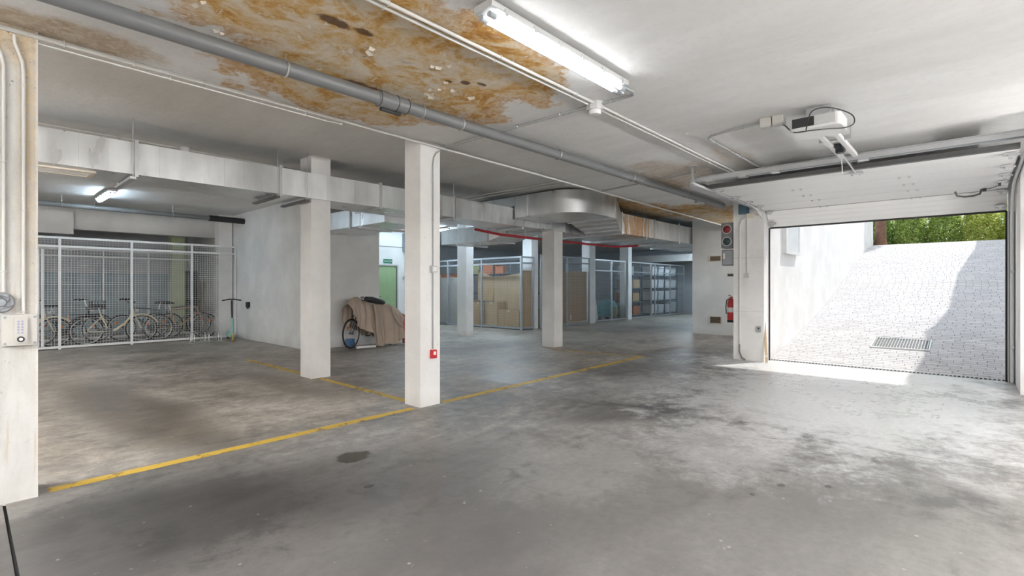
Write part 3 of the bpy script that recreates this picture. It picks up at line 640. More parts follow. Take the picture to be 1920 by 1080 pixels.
# elbow branch that comes over the long duct, turns and drops into the wide duct
be = thing('ventilation_duct', 'curved galvanised duct elbow dropping into the wide duct', 'duct', (8.7,6.4,2.9))
X0, X1, YO, EB, ET = 8.10, 9.20, 5.72, 2.90, 3.36
build(MB().box(X0,X1,7.33,10.6,3.155,ET), 'over_section', M['steel'], be)
out = [(X0,7.33)] + [(X0+.62-.62*cos(k*pi/16), YO+.62-.62*sin(k*pi/16)) for k in range(0,9)] + [(9.55,YO),(9.55,6.95),(9.25,7.33)]
mb = MB().prism(out, EB, ET, 'z'); build(mb, 'elbow', M['steel'], be, smooth=True)
build(MB().box(X0-.015,X1+.1,7.30,7.335,EB-.03,ET+.02), 'flange', M['zinc'], be); build(MB().box(9.54,9.575,YO-.025,6.98,EB-.03,ET+.025), 'flange', M['zinc'], be)
def loft(a, b): return MB().add(a+b, [(0,1,2,3),(7,6,5,4)] + [(i, (i+1)%4, 4+(i+1)%4, 4+i) for i in range(4)])
rect = lambda x, y0, y1, z0, z1: [(x,y0,z0),(x,y1,z0),(x,y1,z1),(x,y0,z1)]
build(loft(rect(9.575,YO,6.95,EB,ET), rect(10.85,6.33,7.30,2.71,3.2)), 'drop_section', M['steel'], be)
for k in range(1,4):
    f = k/4; x = 9.575+1.275*f; yo = YO+(6.33-YO)*f; y1 = 6.95+.35*f; z = EB+(2.71-EB)*f
    build(MB().box(x-.02,x+.02,yo+.03,y1-.03,z-.028,z+.01), 'stiffener', M['zinc'], be)
for x, y in ((8.0,6.9),(8.0,7.9),(8.0,9.0)): rod(x, y, 2.9, be)
build(MB().box(8.0,8.1,6.85,6.95,2.88,2.9), 'support_channel', M['zinc'], be)
build(loft([(9.965,7.36,ZB),(9.965,8.12,ZB),(9.965,8.12,ZT),(9.965,7.36,ZT)], [(10.85,7.36,2.71),(10.85,8.12,2.71),(10.85,8.12,3.2),(10.85,7.36,3.2)]), 'joining_section', M['steel'], be)
wd = thing('ventilation_duct', 'wide rust-streaked galvanised duct running on over the room block', 'duct', (10.85,7.2,2.71))
WX = [10.86,12.55,14.1,15.9,18.0]
for i, (a, b) in enumerate(zip(WX, WX[1:])):
    z1 = 3.2; mb = MB().box(a,b,6.33,8.12,2.71,z1) if b < 15 else MB().box(a,b,6.33,8.12,2.71,z1); ribs(mb, a, b, 6.33, 2.71, z1, .21); build(mb, 'duct_section', M['rusty'] if i == 0 else M['steel'], wd)
for x in WX[:-1]: build(MB().box(x-.02,x+.02,6.30,6.33,2.68,3.23).box(x-.02,x+.02,6.33,8.12,2.68,2.71).box(x-.02,x+.02,8.12,8.15,2.68,3.23), 'flange', M['zinc'], wd)
for x in (12.0,14.0): build(MB().box(x-.03,x+.03,6.25,8.2,2.64,2.675), 'support_channel', M['zinc'], wd); rod(x, 6.27, 2.64, wd); rod(x, 8.18, 2.64, wd)
# two branches leading back from the long duct
b1 = thing('ventilation_duct', 'short galvanised duct branch entering the white room block', 'duct', (5.8,9.5,2.6))
build(MB().box(5.35,6.3,8.15,9.35,2.62,2.98), 'duct_section', M['steel'], b1); build(MB().box(5.35,6.3,9.39,10.9,2.62,2.98), 'duct_section', M['steel'], b1); build(MB().box(5.32,6.33,9.35,9.39,2.59,3.01), 'flange', M['zinc'], b1); build(MB().box(5.28,6.36,8.9,8.95,2.56,2.59), 'support_channel', M['zinc'], b1)
rod(5.30,8.92,2.57,b1); rod(6.34,8.92,2.57,b1)
b2 = thing('ventilation_duct', 'galvanised duct branch with sloping end above the white column', 'duct', (9.1,9.2,2.5))
build(MB().box(8.62,9.55,8.7,10.45,2.52,2.90), 'duct_section', M['steel'], b2); build(MB().box(8.60,9.57,8.66,8.7,2.49,2.93), 'flange', M['zinc'], b2)
build(MB().add([(8.62,8.66,2.52),(9.55,8.66,2.52),(9.55,8.66,2.90),(8.62,8.66,2.90),(8.9,8.13,2.74),(9.9,8.13,2.74),(9.9,8.13,3.1),(8.9,8.13,3.1)], [(0,1,2,3),(4,5,6,7),(0,1,5,4),(1,2,6,5),(2,3,7,6),(3,0,4,7)]), 'sloping_section', M['steel'], b2)
build(MB().box(8.55,9.62,9.7,9.76,2.46,2.49), 'support_channel', M['zinc'], b2); rod(8.57,9.73,2.47,b2); rod(9.6,9.73,2.47,b2)

# ------------------------------------------------------------------ garage door and its gear
gd = thing('garage_door', 'white sectional garage door slid up under the ceiling', 'garage door', (9,1.25,2.55))
DY0, DY1 = -.36, 2.86
def door_panel(p, q, th=.042):
    """panel between profile points p, q in (x, z); its inner face carries shallow grooves"""
    a, b = Vector(p), Vector(q); d = (b-a); L = d.length; d.normalize(); n = Vector((d.y,-d.x));  n = n if n.y < 0 else -n
    poly = []; g = .007
    for s, off in ((0,0),(L*.24-.007,0),(L*.24,g),(L*.24+.007,0),(L*.5-.007,0),(L*.5,g),(L*.5+.007,0),(L*.76-.007,0),(L*.76,g),(L*.76+.007,0),(L,0)):
        c = a + d*s - n*off; poly.append((c.x, c.y))
    for s in (L, 0): c = a + d*s - n*th; poly.append((c.x, c.y))
    return MB().prism(poly, DY0, DY1, 'y')
PJ = [((7.47,2.845),(7.742,2.845)), ((7.755,2.845),(8.350,2.845)), ((8.363,2.845),(8.972,2.845)), ((8.986,2.845),(9.559,2.845)), ((9.573,2.843),(10.162,2.815)), ((10.174,2.806),(10.41,2.535))]
panels = [build(door_panel(p, q), 'door_panel', M['panel'], gd) for p, q in PJ]
build(MB().box(7.40,7.468,DY0,DY1,2.845,2.90), 'top_seal', M['darksteel'], gd)
build(MB().obox((10.425,DY0,2.525),(10.425,DY1,2.525),.03,.035), 'bottom_seal', M['rubber'], gd)
hm = MB()
for s in (-.052,.052): hm.box(-.03,.03,s-.012,s+.012,-.012,0).box(-.006,.006,s-.008,s+.008,-.022,-.01)
hm = hm.mesh('hinge'); hm.materials.append(M['zinc'])
for x, z in ((8.356,2.845),(8.979,2.845),(9.566,2.844),(10.168,2.812)):
    for y in (.67, 1.93):
        o = bpy.data.objects.new('hinge', hm); COL.objects.link(o); o.parent = gd; o.location = Vector((x,y,z)) - Vector(gd.location)
bm_ = MB().box(-.05,.05,-.03,.07,-.02,0).cyl((0,-.06,-.02),(0,.05,-.02),.012,8).box(-.025,.025,.0,.03,-.06,-.02).mesh('roller_bracket'); bm_.materials.append(M['zinc'])
for x, z in ((7.62,2.84),(8.356,2.84),(8.979,2.84),(9.566,2.84),(10.16,2.805),(10.33,2.60)):
    for y, r in ((-.31,0),(2.81,pi)):
        o = bpy.data.objects.new('roller_bracket', bm_); COL.objects.link(o); o.parent = gd; o.location = Vector((x,y,z)) - Vector(gd.location); o.rotation_euler = (0,0,r)
hd = build(MB().tube([(10.0,.20,2.82),(10.01,.18,2.755),(10.02,.10,2.735),(10.02,.0,2.735),(10.01,-.07,2.755),(10.0,-.09,2.82)], .013, 8), 'door_handle', M['darksteel'], gd, smooth=True)
build(MB().tube([(9.98,-.12,2.83),(9.9,-.14,2.80),(9.82,-.2,2.80),(9.62,-.27,2.80)], .006, 6).cyl((9.98,-.12,2.84),(9.98,-.12,2.78),.022,10).box(9.55,9.64,-.30,-.25,2.785,2.83), 'lock_cable', M['darksteel'], gd)
build(MB().box(7.56,7.66,1.02,1.16,2.82,2.843).cyl((7.6,1.05,2.84),(7.6,1.05,2.80),.008).cyl((7.6,1.13,2.84),(7.6,1.13,2.80),.008), 'arm_bracket', M['zinc'], gd)
for sgn, y, lab in ((1,2.925,'left'),(-1,-.415,'right')):
    tr = thing('door_track', f'galvanised roller track on the {lab} side of the garage door', 'door track', (XD-.1,y,0), 0, 'garage door tracks')
    build(MB().tube([(6.95,y,2.865),(9.55,y,2.86),(9.85,y,2.83),(10.08,y,2.73),(10.24,y,2.55),(10.30,y,2.30),(10.30,y,1.2),(10.30,y,.005)], .019, 8), 'roller_rail', M['whitemetal'], tr, smooth=True)
    build(MB().box(6.95,9.6,y+sgn*.02,y+sgn*.026,2.82,2.93), 'angle_rail', M['zinc'], tr)
    build(MB().box(10.33,10.39,y-.03,y+.03,0,2.5), 'upright', M['greymetal'], tr); build(MB().box(10.392,10.415,y-sgn*.055-.012,y-sgn*.055+.012,0,2.52), 'side_seal', M['rubber'], tr)
    build(MB().box(10.28,10.44,y+sgn*.0-.02,y+.02,.5,.54).box(10.28,10.44,y-.02,y+.02,1.6,1.64), 'jamb_bracket', M['zinc'], tr)
    build(MB().box(6.96,7.0,y-.015,y+.015,2.84,3.1).box(6.92,7.04,y-.05,y+.05,3.09,3.1), 'drop_hanger', M['zinc'], tr)
xb = thing('track_crossbar', 'long metal crossbar joining the inner ends of the door tracks', 'rail', (7.1,1.25,2.92)); build(MB().box(7.06,7.11,-.6,2.95,2.955,2.96).box(7.105,7.11,-.6,2.95,2.90,2.955), 'angle_bar', M['zinc'], xb); build(MB().box(7.16,7.20,-.6,2.93,2.895,2.93), 'shaft_bar', M['greymetal'], xb)
for y in (.95,1.9,2.3,2.75): build(MB().box(7.10,7.20,y-.05,y+.05,2.885,2.90), 'joint_plate', M['zinc'], xb)
op = thing('door_opener', 'white and black garage door opener under the ceiling', 'door opener', (5.5,1.08,2.9))
build(MB().rbox(5.33,5.70,.88,1.30,2.875,2.99,.05,'z',5), 'housing', M['whitemetal'], op, smooth=True); build(MB().box(5.322,5.335,1.09,1.27,2.90,2.985), 'dark_panel', M['black'], op); build(MB().box(5.322,5.335,.92,1.085,2.90,2.985), 'lamp_window', M['lightgrey'], op)
build(MB().box(5.44,5.48,.98,1.18,2.99,3.1).box(5.58,5.62,.98,1.18,2.99,3.1), 'mount', M['zinc'], op)
build(MB().box(5.70,7.62,1.0,1.045,2.93,2.965).box(5.70,7.62,1.13,1.175,2.93,2.965).box(5.70,7.62,1.0,1.175,2.965,2.972), 'rail', M['whitemetal'], op)
build(MB().box(6.45,6.68,1.055,1.12,2.915,2.96).box(6.52,6.6,1.05,1.125,2.88,2.915), 'trolley', M['black'], op); build(MB().tube([(6.6,1.09,2.9),(7.1,1.09,2.87),(7.6,1.09,2.83)], .009, 6), 'door_arm', M['zinc'], op)
build(MB().tube([(6.62,1.09,2.89),(6.66,1.085,2.75),(6.68,1.085,2.66)], .004, 5), 'release_cord', M['pale'], op)
build(MB().box(6.25,6.29,.95,1.22,2.95,2.985).box(6.25,6.29,.94,.95,2.95,3.1).box(6.25,6.29,1.22,1.23,2.95,3.1), 'rail_bracket', M['zinc'], op)
cb = [(5.52,1.44,3.03),(5.50,1.38,3.0),(5.44,1.32,2.93),(5.34,1.25,2.865),(5.31,1.12,2.85),(5.38,.98,2.855),(5.50,.88,2.87),(5.60,.82,2.92),(5.60,.83,3.0),(5.50,.92,3.05),(5.38,1.02,3.06),(5.30,1.10,3.02),(5.29,1.13,2.93),(5.31,1.15,2.86)]
def spline(p, n=5):
    V = [Vector(q) for q in p]; out = []
    for i in range(len(V)-1):
        p0, p1, p2, p3 = V[max(i-1,0)], V[i], V[i+1], V[min(i+2,len(V)-1)]
        for k in range(n): t_ = k/n; out.append(.5*((2*p1)+(p2-p0)*t_+(2*p0-5*p1+4*p2-p3)*t_**2+(3*p1-p0-3*p2+p3)*t_**3))
    return out+[V[-1]]
build(MB().tube(spline(cb), .0055, 6), 'power_cable', M['black'], op, smooth=True)
for i, (y, lab) in enumerate(((1.545,'grey cable box left of the door opener, farther from it'),(1.43,'grey socket box left of the door opener, nearer to it'))):
    b = thing('cable_box', lab, 'box', (5.5,y,3.06), 0, 'boxes beside the opener'); build(MB().rbox(5.45,5.55,y-.052,y+.052,3.02,3.1,.008,'z'), 'body', M['boxgrey'], b); build(MB().rbox(5.455,5.545,y-.047,y+.047,3.01,3.02,.008,'z'), 'lid', M['lightgrey'], b)
conduit('white conduit bending from cable boxes towards the garage door', [(5.5,1.6,3.075),(5.58,2.05,3.075),(5.61,2.15,3.075),(5.68,2.20,3.075),(5.78,2.205,3.075),(7.75,2.21,3.075)], .013, 'greypvc', [(5.53,1.78,3.075),(5.9,2.205,3.075),(6.7,2.207,3.075)], 'x')
# ------------------------------------------------------------------ fittings on the near column
ib = thing('intercom_box', 'white plastic control box with keypad on the near stained column', 'box', (.25,4.6,1.12))
build(MB().rbox(.165,.335,4.545,4.6,1.02,1.222,.008,'y'), 'box_body', M['lightgrey'], ib); build(MB().rbox(.168,.332,4.532,4.545,1.023,1.219,.008,'y'), 'lid', M['boxgrey'], ib)
for x in (.182,.320):
    for z in (1.037,1.205): build(MB().cyl((x,4.533,z),(x,4.527,z),.008,10), 'lid_screw', M['greymetal'], ib)
kp = build(MB().rbox(.222,.284,4.512,4.532,1.038,1.202,.005,'y'), 'keypad', M['boxgrey'], ib)
for i in range(2):
    for j in range(5): build(MB().box(.237+.018*i,.247+.018*i,4.509,4.512,1.10+.018*j,1.112+.018*j), 'key', M['screen'], kp)
build(MB().lathe((.253,0,1.064),[(.0185,4.512),(.0185,4.503)],18,'y'), 'key_ring', M['black'], kp); build(MB().lathe((.253,0,1.064),[(.010,4.503),(.009,4.498)],14,'y'), 'push_button', M['pale'], kp)
sr = thing('alarm_sounder', 'round grey alarm sounder on the near stained column above the control box', 'alarm', (.165,4.6,1.30))
build(MB().lathe((.165,0,1.30),[(.066,4.6),(.066,4.575),(.058,4.56),(.045,4.557),(.04,4.565),(.028,4.565),(.022,4.55),(.004,4.545)],28,'y'), 'horn', M['greymetal'], sr, smooth=True)
for k in range(5):
    a = k*2*pi/5; build(MB().tube([(.165+.025*cos(a),4.553,1.30+.025*sin(a)),(.165+.045*cos(a+.5),4.552,1.30+.045*sin(a+.5)),(.165+.056*cos(a+.9),4.556,1.30+.056*sin(a+.9))], .005, 5), 'swirl_fin', M['tl'], sr)
conduit('white conduit bending down the near stained column into the control box', [(.225,4.575,3.03),(.228,4.575,2.98),(.245,4.58,2.93),(.265,4.585,2.87),(.27,4.585,2.80),(.27,4.585,1.225)], .0095, 'pvc', [(.27,4.585,z) for z in (2.72,1.9,1.24)], 'z', (0,1,0), .02)
conduit('white conduit down the near stained column to the alarm sounder', [(.10,4.58,3.0),(.13,4.58,2.96),(.165,4.585,2.90),(.178,4.585,2.82),(.178,4.585,1.37)], .0095, 'pvc', [(.178,4.585,z) for z in (2.2,1.5)], 'z', (0,1,0), .02)

# fittings on the middle column
conduit('thin grey conduit down the column to the red alarm button', [(3.86,4.69,3.03),(3.80,4.70,2.99),(3.765,4.705,2.93),(3.755,4.708,2.85),(3.755,4.708,.67)], .0075, 'greypvc', [(3.755,4.708,z) for z in (2.65,2.2,1.42,.72)], 'z', (0,1,0), .012)
sw = thing('switch_box', 'small white switch box halfway up the column above the alarm button', 'switch', (3.755,4.72,1.6)); build(MB().rbox(3.715,3.795,4.675,4.72,1.57,1.65,.008,'y'), 'body', M['lightgrey'], sw); build(MB().rbox(3.727,3.783,4.668,4.675,1.585,1.635,.004,'y'), 'rocker', M['pale'], sw)
rb = thing('alarm_button', 'red alarm button low on the middle column', 'alarm button', (3.755,4.72,.61)); build(MB().rbox(3.72,3.79,4.675,4.72,.56,.66,.008,'y'), 'body', M['red'], rb); build(MB().rbox(3.737,3.773,4.670,4.675,.60,.64,.004,'y'), 'press_plate', M['pale'], rb)

# ------------------------------------------------------------------ fittings on the door pier and around it
tl = thing('traffic_light', 'grey two-lens signal light on the side of the door pier', 'traffic light', (10.2,3.56,2.4))
build(MB().rbox(10.12,10.28,3.45,3.67,2.16,2.66,.02,'x'), 'housing', M['tl'], tl); build(MB().box(10.15,10.25,3.43,3.45,2.2,2.6), 'mounting_plate', M['greymetal'], tl)
for z, m in ((2.53,'lensred'),(2.29,'lensdark')):
    build(MB().lathe((0,3.56,z),[(.075,10.118),(.055,10.105),(.002,10.098)],20,'x'), 'lens', M[m], tl, smooth=True)
    build(MB().torus((10.112,3.56,z), .084, .010, 24, 6, 'x'), 'lens_ring', M['lightgrey'], tl)
cbx = thing('control_cabinet', 'grey control cabinet on the door pier under the signal light', 'cabinet', (10.2,3.53,1.95)); build(MB().rbox(10.13,10.30,3.43,3.66,1.82,2.13,.01,'x'), 'body', M['tl'], cbx); build(MB().box(10.118,10.13,3.45,3.64,1.84,2.11), 'door', M['greymetal'], cbx); build(MB().box(10.108,10.118,3.60,3.63,1.95,2.06), 'latch', M['pale'], cbx)
bk = thing('siren_box', 'small grey siren box below the control cabinet on the door pier', 'box', (10.2,3.50,1.65)); build(MB().rbox(10.15,10.28,3.43,3.57,1.60,1.67,.01,'x').box(10.2,10.22,3.43,3.45,1.67,1.82), 'body', M['boxgrey'], bk); build(MB().box(10.14,10.15,3.45,3.55,1.61,1.65), 'grille', M['darksteel'], bk)
ex = thing('fire_extinguisher', 'red fire extinguisher hung on the side of the door pier', 'fire extinguisher', (10.3,3.53,.73))
build(MB().lathe((10.3,3.53,0),[(.05,.735),(.08,.75),(.083,.80),(.083,1.08),(.075,1.12),(.05,1.15),(.025,1.165)],20), 'cylinder', M['red'], ex, smooth=True); build(MB().lathe((10.3,3.53,0),[(.0835,.90),(.0845,.905),(.0845,.99),(.0835,.995)],20), 'label_band', M['pale'], ex, smooth=True)
build(MB().lathe((10.3,3.53,0),[(.082,.70),(.084,.705),(.084,.745),(.07,.75)],20), 'base_ring', M['black'], ex)
build(MB().cyl((10.3,3.53,1.16),(10.3,3.53,1.20),.018).obox((10.3,3.53,1.21),(10.23,3.57,1.24),.018,.01).obox((10.3,3.53,1.19),(10.24,3.57,1.19),.018,.01), 'valve', M['red'], ex); build(MB().tube([(10.32,3.54,1.18),(10.28,3.62,1.14),(10.26,3.63,1.0),(10.27,3.625,.86)], .010, 8), 'hose', M['black'], ex, smooth=True)
build(MB().box(10.27,10.33,3.43,3.455,.9,1.1), 'wall_hook', M['darksteel'], ex)
bb = thing('circuit_board_box', 'dark teal box near the top of the door pier', 'box', (10.1,3.24,2.87)); build(MB().box(10.04,10.1,3.14,3.32,2.79,2.98), 'body', M['blueboard'], bb); build(MB().box(10.034,10.04,3.15,3.31,2.80,2.97), 'lid', M['blueboard'], bb)
b2x = thing('cable_box', 'beige cable box on the door pier beside the teal box', 'box', (10.1,3.1,2.76)); build(MB().rbox(10.04,10.1,3.05,3.17,2.70,2.79,.008,'x'), 'body', M['beige'], b2x); build(MB().rbox(10.032,10.04,3.06,3.16,2.71,2.78,.006,'x'), 'lid', M['beige'], b2x)
conduit('grey conduit down the left edge of the door pier to the floor', [(10.085,3.12,2.74),(10.085,3.20,2.73),(10.085,3.28,2.68),(10.085,3.31,2.58),(10.085,3.31,.28)], .009, 'pvc', [(10.085,3.31,z) for z in (2.2,1.2,.5)], 'z', (1,0,0), .012)
conduit('dark flexible hose at the foot of the door pier', [(10.085,3.31,.30),(10.08,3.31,.16),(10.075,3.27,.06),(10.07,3.2,.012)], .012, 'drain')
conduit('white conduit down the middle of the door pier to a small switch', [(10.087,3.17,2.70),(10.087,3.17,1.66)], .009, 'pvc', [(10.087,3.17,z) for z in (2.4,1.9)], 'z', (1,0,0), .012)
s2 = thing('switch_box', 'small grey switch box on the door pier', 'switch', (10.1,3.17,1.6)); build(MB().rbox(10.05,10.1,3.13,3.21,1.57,1.66,.006,'x'), 'body', M['boxgrey'], s2); build(MB().rbox(10.043,10.05,3.15,3.19,1.59,1.64,.004,'x'), 'rocker', M['lightgrey'], s2)
pc = thing('photocell', 'grey door photocell low on the door pier', 'sensor', (10.1,2.95,.6)); build(MB().rbox(10.06,10.1,2.93,2.99,.55,.66,.006,'x'), 'body', M['greymetal'], pc); build(MB().cyl((10.06,2.96,.62),(10.052,2.96,.62),.014,10), 'eye', M['black'], pc)
st = thing('wooden_stick', 'pale wooden stick leaning at the garage door track', 'stick', (9.98,2.82,0)); build(MB().obox((9.985,2.80,.01),(10.20,2.905,.76),.045,.022), 'slat', M['wood'], st, bevel=.003); build(MB().obox((10.005,2.81,.10),(10.017,2.815,.14),.047,.024), 'tape', M['beige'], st)
for i, (z0, z1, lab) in enumerate(((2.15,2.32,'beige louvred grille high on the room block'),(.32,.54,'beige louvred grille low on the room block'))):
    v = thing('wall_grille', lab, 'grille', (14.95,5.58,z0), 0, 'wall grilles'); build(MB().box(14.92,14.95,5.40,5.43,z0,z1).box(14.92,14.95,5.74,5.77,z0,z1).box(14.92,14.95,5.43,5.74,z0,z0+.02).box(14.92,14.95,5.43,5.74,z1-.02,z1), 'grille_frame', M['beige'], v)
    build(MB().box(14.945,14.949,5.43,5.74,z0+.02,z1-.02), 'dark_back', M['black'], v)
    for k in range(5): z = z0+.035+k*(z1-z0-.06)/5; build(MB().obox((14.932,5.43,z+.01),(14.932,5.74,z+.01),.018,.006), 'louvre', M['wood'], v)
wb = thing('wall_socket', 'small black socket box on the grey-white wall beside the scooter', 'socket', (5.15,14.2,.92)); build(MB().rbox(5.09,5.15,14.13,14.28,.86,1.0,.01,'x'), 'body', M['black'], wb); build(MB().cyl((5.11,14.17,.86),(5.11,14.17,.82),.012).cyl((5.11,14.24,.86),(5.11,14.24,.82),.012), 'cable_gland', M['black'], wb)
ec = thing('electric_cabinet', 'grey wall cabinet right of the green exit door', 'cabinet', (9.3,12.9,2.8)); build(MB().rbox(9.17,9.6,12.8,13.0,2.50,3.05,.01,'y'), 'body', M['greymetal'], ec); build(MB().box(9.19,9.58,12.79,12.8,2.52,3.03), 'door', M['lightgrey'], ec)
conduit('white conduit from the wall cabinet down to a switch by the exit door', [(9.25,12.985,2.5),(9.25,12.985,1.72)], .010, 'pvc'); s3 = thing('switch_box', 'white switch right of the green exit door', 'switch', (9.25,13.0,1.66)); build(MB().rbox(9.21,9.29,12.95,13.0,1.62,1.72,.006,'y'), 'body', M['lightgrey'], s3); build(MB().box(9.23,9.27,12.945,12.95,1.64,1.70), 'rocker', M['pale'], s3)
conduit('thin conduit along the exit wall above the green door', [(7.0,12.985,2.62),(9.17,12.985,2.62)], .010, 'greypvc')
conduit('red pipe stub beside the wall cabinet', [(8.3,12.965,3.12),(9.5,12.965,3.12)], .03, 'redpipe')
sg = thing('exit_sign', 'small green SALIDA exit sign above the green door', 'sign', (8.65,13.0,2.18)); build(MB().box(8.50,8.80,12.985,13.0,2.11,2.235), 'plate', M['signgreen'], sg)
def text_mesh(txt, size, name):
    c = bpy.data.curves.new(name, 'FONT'); c.body = txt; c.size = size; c.extrude = .001; c.align_x = 'CENTER'; c.align_y = 'CENTER'
    o = bpy.data.objects.new(name, c); COL.objects.link(o); bpy.context.view_layer.update()
    me = bpy.data.meshes.new_from_object(o); bpy.data.objects.remove(o); return me
me = text_mesh('SALIDA', .085, 'lettering'); me.materials.clear(); me.materials.append(M['pale']); me.transform(Matrix.Translation((0,-.018,-.008)) @ Matrix.Rotation(radians(90),4,'X'))
lo = bpy.data.objects.new('lettering', me); COL.objects.link(lo); lo.parent = sg

# ------------------------------------------------------------------ wire cages
def wires(p, q, z0, z1, step=.05, r=.0028):
    a, b = Vector((*p,0)), Vector((*q,0)); L = (b-a).length; d = (b-a)/L; n = Vector((-d.y,d.x,0)); mb = MB()
    def stick(u, v):
        u, v = Vector(u), Vector(v); ax = (v-u).normalized(); s = n*r; w = ax.cross(n)*r
        mb.add([u+s, u-s*.5+w*.87, u-s*.5-w*.87, v+s, v-s*.5+w*.87, v-s*.5-w*.87], [(0,1,4,3),(1,2,5,4),(2,0,3,5)])
    k = int(L/step)
    for i in range(1, k): c = a + d*(L*i/k); stick((c.x,c.y,z0), (c.x,c.y,z1))
    k = int((z1-z0)/step)
    for i in range(1, k): z = z0+(z1-z0)*i/k; stick((a.x,a.y,z), (b.x,b.y,z))
    return mb
def cage(name, label, segs, z, mat, wmat, w=.04, r=.0028, posts=True):
    """segs: list of posts in plan, joined in turn; z = bottom, mid, top heights"""
    t = thing(name, label, 'wire cage', (*segs[0],0)); zb, zm, zt = z
    for p in segs: build(MB().box(p[0]-w/2,p[0]+w/2,p[1]-w/2,p[1]+w/2,0,zt), 'post', M[mat], t)
    for p, q in zip(segs, segs[1:]):
        d = Vector((q[0]-p[0], q[1]-p[1])).normalized()*w/2; a = (p[0]+d.x,p[1]+d.y); b = (q[0]-d.x,q[1]-d.y)
        for zz in (zb, zm, zt-w/2): build(MB().obox((*a,zz),(*b,zz),w*.8,w), 'rail', M[mat], t)
        for z0, z1 in ((zb,zm),(zm,zt)):
            o = build(wires(a, b, z0+w/2, z1-w/2, .055, r), 'wire_mesh', M[wmat], t); o['kind'] = 'stuff'
    return t
bc = cage('bicycle_cage', 'white wire mesh cage front closing off the parked bicycles', [(-2.6,15.1),(-.6,15.1),(1.47,15.1),(2.78,15.1),(4.06,15.1),(5.11,15.1)], (.05,2.31,2.53), 'whitemetal', 'whitemetal', .05, .0027)
build(MB().box(1.10,1.14,15.13,15.17,.08,2.24).box(1.17,1.21,15.13,15.17,.08,2.24).box(.2,1.10,15.13,15.17,2.2,2.24).box(.2,1.10,15.13,15.17,.1,.14), 'gate_frame', M['whitemetal'], bc)
cage('inner_cage', 'inner wire partition deeper inside the bicycle room', [(-.5,17.2),(1.2,17.2),(2.55,17.2),(3.55,17.2),(4.6,17.2)], (.05,2.2,2.4), 'whitemetal', 'zinc', .035, .0022)
cage('storage_cage', 'grey wire cage filled with tall cardboard sheets', [(12.2,17.0),(12.2,14.4),(12.2,12.6),(12.2,10.78),(12.80,10.78)], (.06,2.18,2.40), 'greymetal', 'zinc', .06, .003)
cage('storage_cage', 'grey wire cage closed with a brown board behind the short column', [(13.22,10.78),(14.7,10.78),(16.10,10.78)], (.06,2.28,2.50), 'greymetal', 'zinc', .05, .003)
cage('storage_cage', 'long grey wire cage in front of the far shelves', [(16.62,10.95),(18.0,10.95),(19.12,10.95)], (.06,2.05,2.50), 'zinc', 'zinc', .05, .003)
cage('storage_cage', 'farthest grey wire cage holding plastic tubs on shelves', [(19.55,10.95),(21.4,10.95),(21.8,10.95),(23.4,10.95),(25.0,10.95)], (.06,2.05,2.50), 'zinc', 'zinc', .05, .003)

# ------------------------------------------------------------------ bicycles
def wheel(t, cx, r=.34, rz_=0.0, cy_=0.0, parts=True):
    rot = Matrix.Translation((cx,cy_,r)) @ Matrix.Rotation(rz_,4,'Z')
    def add(mb, name, m, par, sm=True):
        me = mb.mesh(name); me.transform(rot); me.materials.append(M[m]); o = bpy.data.objects.new(name, me); COL.objects.link(o); o.parent = par
        if sm: smooth_mesh(me)
        return o
    w = add(MB().torus((0,0,0), r-.018, .019, 32, 8), 'wheel_tyre', 'rubber', t)
    add(MB().torus((0,0,0), r-.043, .010, 32, 6), 'rim', 'zinc', w)
    sp = MB()
    for k in range(20):
        a = k*2*pi/20; s = .025 if k % 2 else -.025; sp.tube([(.02*cos(a+.9),s,.02*sin(a+.9)),((r-.05)*cos(a),0,(r-.05)*sin(a))], .0018, 3, False)
    o = add(sp, 'spokes', 'zinc', w, False); o['kind'] = 'stuff'
    add(MB().cyl((0,-.05,0),(0,.05,0),.022,10), 'hub', 'darksteel', w)
    add(MB().box(.10,.15,-.012,.012,.10,.16), 'spoke_reflector', 'orange', w)
    return w
